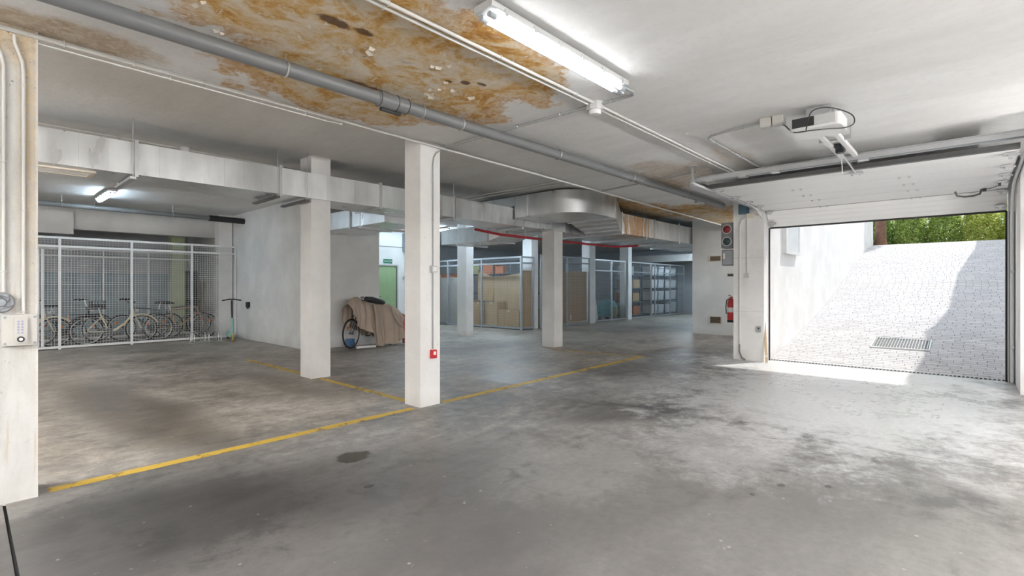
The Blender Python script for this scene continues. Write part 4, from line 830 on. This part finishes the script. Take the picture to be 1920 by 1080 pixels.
def bicycle(label, style, fm, loc, rz_, steer=0.0, basket=False, guards=True):
    t = thing('bicycle', label, 'bicycle', loc, rz_, 'bicycles in the cage' if loc[1] > 14 else None)
    L = lambda mb, name, m, sm=True: build(mb, name, M[m], t, smooth=sm, local=True)
    R = .34; rear = (-.52,0,R); bb_ = (-.10,0,.30); seat = (-.26,0,.74 if style == 'city' else .78); head_t = (.36,0,.90 if style == 'city' else .86); head_b = (.40,0,.74 if style == 'city' else .72); front = (.56,0,R)
    wheel(t, rear[0]); wheel(t, front[0], R, steer)
    f = MB(); r = .019
    if style == 'city':
        f.tube([head_b,(.22,0,.50),(.05,0,.355),(-.02,0,.32),bb_], .027, 10); f.tube([bb_, seat], r, 8)
    else:
        f.tube([head_b, bb_], .022, 8); f.tube([head_t, seat], r, 8); f.tube([bb_, seat], r, 8)
    f.tube([head_t, head_b], .022, 8)
    for s in (-1, 1):
        f.tube([(bb_[0],s*.03,bb_[2]),(rear[0],s*.055,R)], .010, 6); f.tube([(seat[0]+.01,s*.02,seat[2]-.08),(rear[0],s*.055,R)], .009, 6)
    L(f, 'frame', fm)
    fk = MB()
    for s in (-1, 1): fk.tube([(head_b[0],0,head_b[2]-.01),(head_b[0]+.02,s*.045,head_b[2]-.06),(front[0],s*.05,R)], .012, 6)
    L(fk, 'fork', fm)
    hz = 1.08 if style == 'city' else 1.0; stem_t = (head_t[0]-.04,0,hz-.02)
    L(MB().tube([head_t, stem_t, (stem_t[0]+.05,0,hz)], .014, 8), 'stem', 'zinc' if style == 'city' else 'black')
    if style == 'city': hb = [(.16,-.29,hz),(.26,-.26,hz+.02),(.36,-.12,hz+.01),(.37,0,hz),(.36,.12,hz+.01),(.26,.26,hz+.02),(.16,.29,hz)]
    else: hb = [(.35,-.33,hz),(.38,-.15,hz),(.38,0,hz),(.38,.15,hz),(.35,.33,hz)]
    L(MB().tube(hb, .011, 8), 'handlebar', 'black')
    for s in (-1, 1): L(MB().tube([hb[0 if s < 0 else -1], hb[1 if s < 0 else -2]], .017, 8), 'grip', 'rubber')
    L(MB().tube([seat,(seat[0]-.035,0,seat[2]+.15)], .013, 8), 'seat_post', 'zinc')
    sx, sz = seat[0]-.06, seat[2]+.17; pl = [(-.15,.0),(-.15,.075),(-.06,.085),(.04,.035),(.15,.018),(.15,-.018),(.04,-.035),(-.06,-.085),(-.15,-.075)]
    L(MB().prism([(sx+a,b) for a, b in pl], sz, sz+.05, 'z'), 'saddle', 'black', False)
    L(MB().lathe((bb_[0],0,bb_[2]),[(.09,-.05),(.09,-.044)],24,'y').cyl((bb_[0],-.06,bb_[2]),(bb_[0],.06,bb_[2]),.02,10).obox((bb_[0],-.07,bb_[2]),(bb_[0]+.16,-.07,bb_[2]-.05),.02,.012).obox((bb_[0],.07,bb_[2]),(bb_[0]-.16,.07,bb_[2]+.05),.02,.012), 'crank', 'darksteel', False)
    for s in (-1, 1): L(MB().box(bb_[0]-s*.16-.045,bb_[0]-s*.16+.045,s*.12-.04,s*.12+.04,bb_[2]+s*.05-.012,bb_[2]+s*.05+.012), 'pedal', 'black', False)
    ch = MB().tube([(bb_[0],-.047,bb_[2]+.09),(rear[0],-.047,R+.035)], .005, 4).tube([(bb_[0],-.047,bb_[2]-.09),(rear[0],-.047,R-.035)], .005, 4); L(ch, 'chain', 'darksteel', False)
    if style == 'city':
        for cx, t0, t1 in ((rear[0],20,190),(front[0],25,165)) if guards else (): L(MB().tube([(cx+(R+.025)*cos(radians(t0+(t1-t0)*k/12)),0,R+(R+.025)*sin(radians(t0+(t1-t0)*k/12))) for k in range(13)], .022, 6), 'mudguard', 'black' if cx < 0 else fm)
        L(MB().tube([(-.30,.06,.74),(-.82,.06,.74),(-.82,-.06,.74),(-.30,-.06,.74)], .007, 5).tube([(-.62,.06,.74),(rear[0],.07,R)], .006, 5).tube([(-.62,-.06,.74),(rear[0],-.07,R)], .006, 5).tube([(-.5,-.06,.74),(-.5,.06,.74)], .005, 4).tube([(-.66,-.06,.74),(-.66,.06,.74)], .005, 4), 'rear_rack', 'black', False)
        L(MB().box(-.86,-.835,-.03,.03,.66,.72), 'rear_reflector', 'orange', False); L(MB().lathe((.47,0,.80),[(.025,-.03),(.04,.0),(.04,.02)],12,'x'), 'headlamp', 'zinc')
    if basket:
        b = MB()
        for z in (.86,.95,1.04): b.tube([(.44,-.16,z),(.72,-.16,z),(.72,.16,z),(.44,.16,z)], .006, 4, closed=True)
        for k in range(6):
            for s in (-.16,.16): b.tube([(.44+.056*k,s,.84),(.44+.056*k,s,1.04)], .004, 4)
        for k in range(5):
            for x in (.44,.72): b.tube([(x,-.16+.08*k,.84),(x,-.16+.08*k,1.04)], .004, 4)
        b.box(.44,.72,-.16,.16,.835,.845); L(b, 'basket', 'black', False)
    return t
bicycle('cream step-through bicycle half hidden by the near column', 'city', 'cream', (.88,15.72,0), 0, .2)
bicycle('cream step-through bicycle left of the thick white cage post', 'city', 'cream', (2.52,15.62,0), 0, -.25)
bicycle('black bicycle standing between the two cream bicycles', 'city', 'bikedark', (1.75,16.42,0), radians(4), .3, True)
bicycle('slate bicycle right of the thick white cage post', 'diamond', 'bikeblue', (3.35,16.35,0), radians(-176), .2)
bicycle('grey mountain bicycle in front of the pale green column', 'diamond', 'bikegrey', (4.15,16.83,0), radians(2), .1)
bicycle('bronze bicycle behind the wire bicycle rack', 'diamond', 'bikebrown', (3.98,15.72,0), radians(4), -.3)
bx = thing('leaning_board', 'tall dark board leaning at the right of the bicycle cage', 'board', (4.75,16.4,0)); build(MB().obox((4.65,18.0,.01),(4.65,18.2,1.9),.75,.03,(0,1,0)), 'sheet', M['bikedark'], bx); build(MB().obox((4.95,17.6,.01),(5.05,17.8,1.6),.10,.03), 'lath', M['particle'], bx)
# scooter and rack in front of the cage
sc = thing('electric_scooter', 'mint green electric scooter parked by the cage corner', 'scooter', (4.72,14.2,0), radians(78))
Ls = lambda mb, n, m, sm=True: build(mb, n, M[m], sc, smooth=sm, local=True)
Ls(MB().rbox(-.05,.62,-.075,.075,.10,.15,.03,'z'), 'deck', 'mint', False)
for x, m in ((-.19,'amber'),(.74,'rubber')):
    w_ = Ls(MB().torus((x,0,.105), .082, .024, 20, 8), 'wheel_tyre', 'rubber' if x > 0 else 'amber'); build(MB().lathe((x,0,.105),[(.06,-.02),(.06,.02)],14,'y'), 'hub_motor', M['darksteel'], w_, local=True)
Ls(MB().tube([(-.05,0,.125),(-.10,0,.19),(-.115,0,.24)], .03, 8), 'neck', 'mint'); Ls(MB().tube([(-.20,0,.11),(-.15,0,.24),(-.09,0,.60)], [.022,.03,.026], 10), 'fork_column', 'mint'); Ls(MB().tube([(-.09,0,.58),(-.03,0,1.05)], .021, 10), 'stem', 'black')
Ls(MB().tube([(-.01,-.15,1.06),(-.03,-.07,1.08),(-.03,.07,1.08),(-.01,.15,1.06)], .013, 8).tube([(-.01,-.15,1.06),(.0,-.22,1.05)], .018, 8).tube([(-.01,.15,1.06),(.0,.22,1.05)], .018, 8), 'handlebar', 'black'); Ls(MB().tube([(.62,0,.15),(.72,0,.215),(.84,0,.19)], .03, 8), 'rear_mudguard', 'mint')
rk = thing('bicycle_rack', 'low zinc wire bicycle rack on the floor before the cage', 'bicycle rack', (4.05,14.35,0))
build(MB().tube([(3.72,14.15,.015),(4.5,14.15,.015)], .012, 6).tube([(3.72,14.55,.015),(4.5,14.55,.015)], .012, 6), 'base_bars', M['zinc'], rk)
for x in (3.78,3.86,4.10,4.18,4.40,4.46): build(MB().tube([(x,14.15,.02),(x,14.15,.18),(x,14.19,.25),(x,14.33,.27),(x,14.47,.24),(x,14.53,.15),(x,14.55,.02)], .008, 6), 'hoop', M['zinc'], rk, smooth=True)

# ------------------------------------------------------------------ covered bicycle by the room block
bicycle('bicycle under a taupe cover, front wheel showing beside the column', 'city', 'bikedark', (6.52,10.42,0), pi, radians(28), guards=False)
cv = thing('dust_cover', 'taupe cloth draped over the bicycle beside the room block', 'cover', (6.6,10.4,0))
def lerp_tab(tab, x):
    for (a, za), (b, zb) in zip(tab, tab[1:]):
        if x <= b: return za+(zb-za)*max(0, x-a)/(b-a)
    return tab[-1][1]
TOP = [(5.86,1.02),(5.95,1.15),(6.12,1.17),(6.35,1.06),(6.5,1.0),(6.7,1.0),(6.95,.99),(7.15,.90),(7.36,.68)]
HEM = [(5.86,.66),(5.98,.52),(6.16,.42),(6.34,.34),(6.40,.05),(6.55,.02),(6.75,.06),(6.95,.03),(7.08,.10),(7.18,.16),(7.36,.30)]
NXc, NT_ = 90, 26; vs = []; fs = []
for i in range(NXc+1):
    x = 5.86 + 1.5*i/NXc; zt, zh = lerp_tab(TOP, x), lerp_tab(HEM, x)
    fold = sin(x*27+1.3*sin(x*9))*.75 + sin(x*49+2)*.4 + sin(x*13)*.5
    for j in range(NT_+1):
        s = j/NT_*2-1; a = abs(s); side = -1 if s < 0 else 1                      # -1 front (towards the viewer), +1 wall side
        k = min(1, a/.22); drop = max(0, (a-.12)/.88)
        hemz = zh if side < 0 else max(zh, .25)
        z = zt - .03*k*k - (zt-.03-hemz)*drop**1.05
        half = .05 + .13*min(1, a/.3) + .10*drop + .045*fold*drop**.8
        y = 10.40 + side*half*k; tw = .03*sin(x*8+6*drop)*drop
        vs.append((x+tw+.02*fold*drop, y, max(z+.012*sin(x*21+drop*5)*(1-drop), .008)))
for i in range(NXc):
    for j in range(NT_): a = i*(NT_+1)+j; fs.append((a,a+1,a+NT_+2,a+NT_+1))
o = build(MB().add(vs, fs), 'cloth', M['cover'], cv, smooth=False); o.data.shade_smooth()
md = o.modifiers.new('thickness', 'SOLIDIFY'); md.thickness = .006; md = o.modifiers.new('sub', 'SUBSURF'); md.levels = 1; md.render_levels = 1
build(MB().tube([(6.42,10.17,.98),(6.45,10.14,.7),(6.44,10.10,.4),(6.47,10.07,.06)], [.028,.035,.03,.02], 8).tube([(6.86,10.16,.93),(6.93,10.12,.7),(7.03,10.09,.52),(7.16,10.09,.44)], [.02,.032,.03,.02], 8), 'gathered_fold', M['cover'], cv, smooth=True)
bg_ = thing('seat_bag', 'black padded bag lying on top of the taupe cover', 'bag', (6.55,10.36,1.05)); build(MB().tube([(6.26,10.36,1.12),(6.30,10.36,1.12),(6.45,10.36,1.10),(6.65,10.36,1.055),(6.78,10.36,1.03),(6.82,10.36,1.02)], [.02,.06,.075,.07,.05,.015], 14), 'padding', M['black'], bg_, smooth=True)
build(MB().cyl((6.20,10.34,1.11),(6.20,10.34,1.185),.022,10).cyl((6.16,10.36,1.16),(6.25,10.34,1.165),.014,8), 'buckle', M['tl'], bg_)
pk = thing('cloth_bundle', 'dusty red cloth hanging at the right end of the taupe cover', 'cloth', (7.4,10.4,0)); vs = []; fs = []
for i in range(13):
    for j in range(15):
        x = 7.22+.30*i/12; s = j/14; z = .74-.14*i/12 - s*(.50-.1*sin(i)); y = 10.22 - .10*s + .03*sin(i*1.7+s*3) ; vs.append((x+.03*sin(s*7+i), y, max(z, .05)))
for i in range(12):
    for j in range(14): a = i*15+j; fs.append((a,a+1,a+16,a+15))
o = build(MB().add(vs, fs), 'cloth', M['pink'], pk); o.data.shade_smooth(); md = o.modifiers.new('thickness', 'SOLIDIFY'); md.thickness = .012
build(MB().tube([(7.35,10.32,.30),(7.36,10.33,.12),(7.35,10.32,.02)], [.07,.06,.05], 10), 'bundle_core', M['pink'], pk, smooth=True)
tp = thing('floor_parts', 'blue and white plastic parts lying under the covered bicycle', 'box', (6.2,10.3,0)); build(MB().rbox(5.98,6.14,10.55,10.72,.01,.20,.02,'z'), 'blue_tub', M['bluebox'], tp); build(MB().obox((5.98,10.22,.04),(6.42,10.14,.04),.05,.05), 'white_bar', M['pale'], tp)

# ------------------------------------------------------------------ things in the storage cages
def carton(label, x0, x1, y0, y1, z0, z1, mat='card', tape=True, name='cardboard_box', group='cartons in the storage cage'):
    t = thing(name, label, 'box', ((x0+x1)/2,(y0+y1)/2,z0), 0, group); build(MB().box(x0,x1,y0,y1,z0,z1), 'carton', M[mat], t)
    ym = (y0+y1)/2
    if tape: build(MB().box(x0-.002,x1+.002,ym-.03,ym+.03,z1-.06,z1+.002), 'tape', M['beige'], t)
    build(MB().box(x0,x1,y0,ym-.004,z1+.001,z1+.006).box(x0,x1,ym+.004,y1,z1+.001,z1+.006), 'flaps', M[mat], t)
    return t
carton('large tan carton low in the cardboard cage by its corner post', 12.30,12.72,10.95,11.9,.02,.62,'card')
carton('medium brown carton in the cardboard cage left of the large one', 12.30,12.72,11.95,12.55,.02,.88,'card2')
carton('narrow brown carton at the left end of the cardboard cage', 12.30,12.72,12.6,13.2,.02,.86,'card')
carton('low brown carton behind the white column in the cage', 12.4,12.95,13.45,14.1,.02,.9,'card2')
cs = thing('cardboard_sheet', 'tallest leaning cardboard sheet behind the cage mesh', 'cardboard', (12.98,11.6,.62)); build(MB().prism([(10.92,.62),(12.55,.62),(12.55,1.76),(12.0,1.79),(10.98,1.90)], 12.75, 12.78, 'x'), 'sheet', M['card2'], cs); build(MB().box(12.746,12.75,11.9,11.915,.64,1.78), 'crease', M['card'], cs)
cs = thing('cardboard_sheet', 'leaning cardboard sheet at the left of the cage', 'cardboard', (13.0,13.0,.9)); build(MB().prism([(12.57,.9),(13.35,.9),(13.35,2.0),(12.52,1.74)], 12.735, 12.747, 'x'), 'sheet', M['card'], cs); build(MB().box(12.73,12.735,12.8,12.81,.2,1.8), 'crease', M['card2'], cs)
cs = thing('cardboard_sheet', 'narrow cardboard sheet on the cage side by the corner post', 'cardboard', (12.5,10.9,.06)); build(MB().box(12.27,12.80,10.86,10.885,.06,1.93), 'sheet', M['card'], cs); build(MB().box(12.53,12.54,10.856,10.86,.1,1.9), 'crease', M['card2'], cs)
bo = thing('brown_board', 'wide brown board standing behind the middle cage mesh', 'board', (14.6,10.95,.1)); build(MB().box(13.26,16.06,10.86,10.89,.14,1.98), 'board', M['particle'], bo); build(MB().box(13.3,16.05,10.82,10.86,.10,.13), 'foot_lath', M['wood'], bo)
build(MB().box(15.0,15.06,10.845,10.86,.2,.38), 'paper_scrap', M['pale'], bo)
for lab, x0, x1, y0, y1, z0, z1, m in (('orange crate high in the cardboard cage',13.1,13.5,12.95,13.6,1.885,2.22,'rust_box'),('small orange carton on top of the cardboard sheets',13.0,13.2,12.35,12.75,1.885,2.14,'rust_box'),('olive bundle high behind the white column',13.3,13.8,14.4,15.2,1.9,2.3,'olive'),('grey storage box behind the cardboard sheets',13.3,13.9,11.5,12.4,1.2,1.75,'greymetal'),('tall pale panel stack at the left of the cardboard cage',12.5,12.7,14.2,16.4,.02,1.75,'boxgrey'),('orange crate on top of the pale panel stack',12.5,12.9,14.5,15.2,1.76,1.9,'rust_box')):
    c = thing('storage_crate', lab, 'crate', ((x0+x1)/2,(y0+y1)/2,z0), 0, 'crates in the storage cages'); build(MB().rbox(x0,x1,y0,y1,z0,z1,.02,'z'), 'crate_body', M[m], c); build(MB().rbox(x0-.01,x1+.01,y0-.01,y1+.01,z1-.04,z1-.005,.02,'z'), 'rim', M[m], c)
rkx = thing('storage_rack', 'steel rack behind the cardboard sheets carrying crates', 'rack', (13.5,13,0))
for x in (13.02,13.95):
    for y in (11.4,12.85,14.3,15.3): build(MB().box(x-.02,x+.02,y-.02,y+.02,0,2.3), 'upright', M['shelf'], rkx)
for z in (.6,1.17,1.87): build(MB().box(13.0,13.97,11.38,15.32,z-.02,z+.01), 'shelf', M['shelf'], rkx)
# far shelves with tubs
def shelf_unit(label, x0, x1, y0, y1, levels, h):
    t = thing('shelf_unit', label, 'shelf', ((x0+x1)/2,(y0+y1)/2,0), 0, 'steel shelf units'); n = 3 if x1-x0 > 2 else 2
    for k in range(n):
        x = x0+(x1-x0)*k/(n-1)
        for y in (y0,y1): build(MB().box(x-.025,x+.025,y-.02,y+.02,0,h), 'upright', M['shelf'], t)
    for z in levels: build(MB().box(x0,x1,y0,y1,z-.05,z), 'shelf_board', M['shelf'], t)
    return t
shelf_unit('dark steel shelf unit stacked with clear tubs, at the far end', 21.95,24.75,11.2,11.8,(.14,.78,1.36,1.96),2.5)
shelf_unit('dark steel shelf unit left of the tub shelves', 19.75,21.25,11.3,11.9,(.15,.75,1.35,1.95),2.3)
lv = {.14:'lowest',.78:'second lowest',1.36:'second highest',1.96:'highest'}
for z in lv:
    for i, x in enumerate((22.05,22.75,23.45,24.1)):
        h = random.uniform(.36,.46); m = ('glassblue','bag','glassblue','bag')[(i+int(z*10)) % 4]
        t = thing('storage_tub', f'clear plastic tub on the {lv[z]} tub shelf, {("leftmost","second from left","third from left","rightmost")[i]}', 'tub', (x+.3,11.5,z), 0, 'tubs on the far shelves')
        build(MB().add([(x+.03,11.25,z+.003),(x+.53,11.25,z+.003),(x+.53,11.72,z+.003),(x+.03,11.72,z+.003),(x,11.22,z+h),(x+.56,11.22,z+h),(x+.56,11.75,z+h),(x,11.75,z+h)], [(3,2,1,0),(4,5,6,7),(0,1,5,4),(1,2,6,5),(2,3,7,6),(3,0,4,7)]), 'tub_body', M[m], t); build(MB().rbox(x-.01,x+.57,11.21,11.76,z+h,z+h+.03,.02,'z'), 'lid', M['pale'] if i % 2 else M['greymetal'], t)
for i, (z, x, m) in enumerate(((.15,19.85,'card2'),(.15,20.55,'rust_box'),(.75,19.85,'rust_box'),(.75,20.5,'card'),(1.35,19.9,'bikebrown'),(1.35,20.55,'card2'),(1.95,20.0,'glassblue'))):
    r = {.15:'lowest',.75:'second',1.35:'third',1.95:'top'}[z]; s = 'left' if x < 20.2 else 'right'
    carton(f'box on the {r} shelf of the dark shelf unit, {s} one', x, x+.58, 11.36, 11.84, z+.002, z+.38, m, m.startswith('card'), 'storage_box', 'boxes on the dark shelf unit')
sb = thing('white_sack', 'tall white cloth sack standing inside the long cage', 'sack', (17.0,11.3,0)); build(MB().lathe((17.0,11.35,0),[(.26,.01),(.33,.15),(.30,.5),(.24,.9),(.17,1.15),(.08,1.3)],14), 'sack_body', M['bag'], sb, smooth=True); build(MB().torus((17.0,11.35,1.17), .165, .012, 14, 6, 'z'), 'tie', M['beige'], sb)
tc = thing('push_cart', 'teal covered trolley inside the long cage', 'trolley', (18.6,11.5,0)); build(MB().lathe((18.55,11.5,0),[(.40,.15),(.46,.35),(.42,.65),(.30,.82),(.05,.88)],16), 'cover', M['teal'], tc, smooth=True); build(MB().lathe((18.45,11.15,0),[(.14,.14),(.16,.3),(.12,.55),(.03,.62)],12), 'yellow_bag', M['olive'], tc, smooth=True)
for x, y in ((18.3,11.3),(18.8,11.3),(18.3,11.7),(18.8,11.7)): build(MB().lathe((x,y,.08),[(.075,-.02),(.075,.02)],14,'y').box(x-.015,x+.015,y-.03,y+.03,.08,.18), 'castor', M['rubber'], tc)
wr = thing('wardrobe', 'dark brown cabinet at the back of the long cage', 'cabinet', (17.7,12.6,0)); build(MB().box(17.0,18.6,12.4,12.9,0,1.9), 'carcass', M['bikebrown'], wr)
for x in (17.02,17.82): build(MB().box(x,x+.76,12.38,12.4,.05,1.86), 'door', M['particle'], wr)
for x in (17.74,17.86): build(MB().box(x-.008,x+.008,12.36,12.38,.9,1.05), 'handle', M['zinc'], wr)

# ------------------------------------------------------------------ outside things
gt = thing('drain_grate', 'slatted steel drain grate set in the paved ramp', 'grate', (12.6,1.06,rz(12.6)))
def gz(x): return rz(x)+.004
g0, g1, h0, h1 = GR; A = lambda x, dz=0: (x, gz(x)+dz)
build(MB().prism([A(g0),A(g0+.03),A(g0+.03,-.03),A(g0,-.03)], h0, h1).prism([A(g1-.03),A(g1),A(g1,-.03),A(g1-.03,-.03)], h0, h1).prism([A(g0+.03),A(g1-.03),A(g1-.03,-.03),A(g0+.03,-.03)], h0, h0+.025).prism([A(g0+.03),A(g1-.03),A(g1-.03,-.03),A(g0+.03,-.03)], h1-.025, h1), 'grate_frame', M['whitemetal'], gt)
for k in range(19): y = h0+.045+k*(h1-h0-.09)/18; build(MB().prism([A(g0+.03,-.002),A(g1-.03,-.002),A(g1-.03,-.028),A(g0+.03,-.028)], y-.006, y+.006), 'bar', M['zinc'], gt)
build(MB().prism([A(g0+.02,-.029),A(g1-.02,-.029),A(g1-.02,-.034),A(g0+.02,-.034)], h0+.01, h1-.01), 'dark_pit', M['black'], gt)
dc = thing('channel_drain', 'narrow toothed drain channel along the garage door sill', 'drain', (10.5,1.25,0)); build(MB().box(10.455,10.57,-.38,2.88,-.03,-.024), 'channel_bed', M['black'], dc); build(MB().box(10.452,10.462,-.38,2.88,-.03,.004).box(10.56,10.572,-.38,2.88,-.03,.004), 'edge_rail', M['darksteel'], dc)
tb = MB()
for k in range(65): y = -.37+k*.05; tb.box(10.462,10.56,y,y+.018,-.02,.002)
o = build(tb, 'grating_teeth', M['zinc'], dc); o['kind'] = 'stuff'
lb = thing('light_box', 'white framed light box on the sunlit ramp wall', 'light box', (12.1,2.9,2.15)); build(MB().box(11.62,12.72,2.89,2.95,2.12,2.95), 'casing', M['outwall'], lb)
build(MB().box(11.70,12.64,2.882,2.89,2.20,2.90), 'pane', M['frosted'], lb); build(MB().box(11.60,12.74,2.87,2.89,2.10,2.18).box(11.60,12.74,2.87,2.89,2.88,2.96).box(11.60,11.69,2.87,2.89,2.18,2.88).box(12.65,12.74,2.87,2.89,2.18,2.88), 'rim', M['whitemetal'], lb)
def shrub(label, c, r, n, mat, seed, trunk=True):
    rnd = random.Random(seed); t = thing('shrub', label, 'shrub', (c[0],c[1],3.05), 0, 'shrubs across the street'); mb = MB()
    for _ in range(n):
        an, zz = rnd.uniform(0, 2*pi), rnd.random(); rad = (.45+.55*rnd.random()**.5)*(1-.55*zz**3); p = Vector((cos(an)*rad, sin(an)*rad, zz*2-1))
        p *= .92 + .25*mnoise.noise(p*2.3+Vector((seed,0,0))); q = Vector((c[0]+p.x*r[0], c[1]+p.y*r[1], 3.06+zz*2*r[2]*(1+.15*mnoise.noise(p*1.7))))
        l = rnd.uniform(.05,.11); d = Vector((rnd.uniform(-1,1),rnd.uniform(-1,1),rnd.uniform(-.6,1))).normalized(); s = d.cross(Vector((rnd.uniform(-1,1),rnd.uniform(-1,1),rnd.uniform(-1,1)))).normalized()*l*.38
        mb.add([q, q+d*l*.5+s, q+d*l, q+d*l*.5-s], [(0,1,2,3)])
    me = bpy.data.meshes.new('foliage'); me.from_pydata([tuple(Vector(v)-Vector((c[0],c[1],3.05))) for v in mb.v], [], mb.f); me.materials.append(M[mat]); o = bpy.data.objects.new('foliage', me); COL.objects.link(o); o.parent = t; o['kind'] = 'stuff'
    st_ = MB()
    for k in range(4): a = k*1.6+seed; st_.tube([(c[0]+.05*cos(a),c[1]+.05*sin(a),3.04),(c[0]+.3*r[0]*cos(a),c[1]+.3*r[1]*sin(a),3.05+r[2]*.8),(c[0]+.6*r[0]*cos(a),c[1]+.6*r[1]*sin(a),3.05+r[2]*1.5)], [.035,.022,.01], 6)
    build(st_, 'stems', M['bark'], t); return t
shrub('dark green shrub across the street beside the brown trunk', (28.3,3.2,0), (.8,.66,1.0), 7000, 'leafb', 1)
shrub('mid green shrub across the street, second from the brown trunk', (28.2,2.05,0), (.8,.66,.85), 7000, 'leafa', 2)
shrub('bright green shrub across the street above the middle of the ramp', (28.3,.9,0), (.8,.66,1.0), 7000, 'leafa', 3)
shrub('yellow-green shrub across the street right of the middle', (28.2,-.25,0), (.8,.66,.9), 7000, 'leafc', 4)
shrub('rightmost yellow-green shrub across the street', (28.3,-1.4,0), (.8,.66,1.1), 7000, 'leafc', 5)
for i, y in enumerate((4.6,2.6,.6,-1.4,-3.4)): shrub(('leftmost','second','middle','fourth','rightmost')[i]+' tall shrub in the rear row across the street', (30.4,y,0), (1.15,1.15,1.9), 9000, 'leafa' if i % 2 else 'leafc', 11+i)
tr = thing('tree', 'red-brown tree trunk at the end of the ramp wall', 'tree', (25.75,2.85,3.05)); build(MB().tube([(25.75,2.85,3.0),(25.74,2.84,3.4),(25.72,2.83,4.2),(25.75,2.80,5.4),(25.8,2.8,6.6)], [.26,.20,.18,.16,.12], 12), 'trunk', M['bark'], tr, smooth=True)
rnd = random.Random(5); mb = MB()
for _ in range(9000):
    while True:
        p = Vector((rnd.uniform(-1,1),rnd.uniform(-1,1),rnd.uniform(-1,1)))
        if .3 < p.length < 1: break
    q = Vector((25.9+p.x*1.7, 2.9+p.y*1.7, 7.3+p.z*1.2)); l = rnd.uniform(.07,.14); d = Vector((rnd.uniform(-1,1),rnd.uniform(-1,1),rnd.uniform(-1,1))).normalized(); s = d.orthogonal().normalized()*l*.35; mb.add([q, q+d*l*.5+s, q+d*l, q+d*l*.5-s], [(0,1,2,3)])
me = bpy.data.meshes.new('crown'); me.from_pydata([tuple(Vector(v)-Vector((25.75,2.85,3.05))) for v in mb.v], [], mb.f); me.materials.append(M['leafa']); o = bpy.data.objects.new('crown', me); COL.objects.link(o); o.parent = tr; o['kind'] = 'stuff'
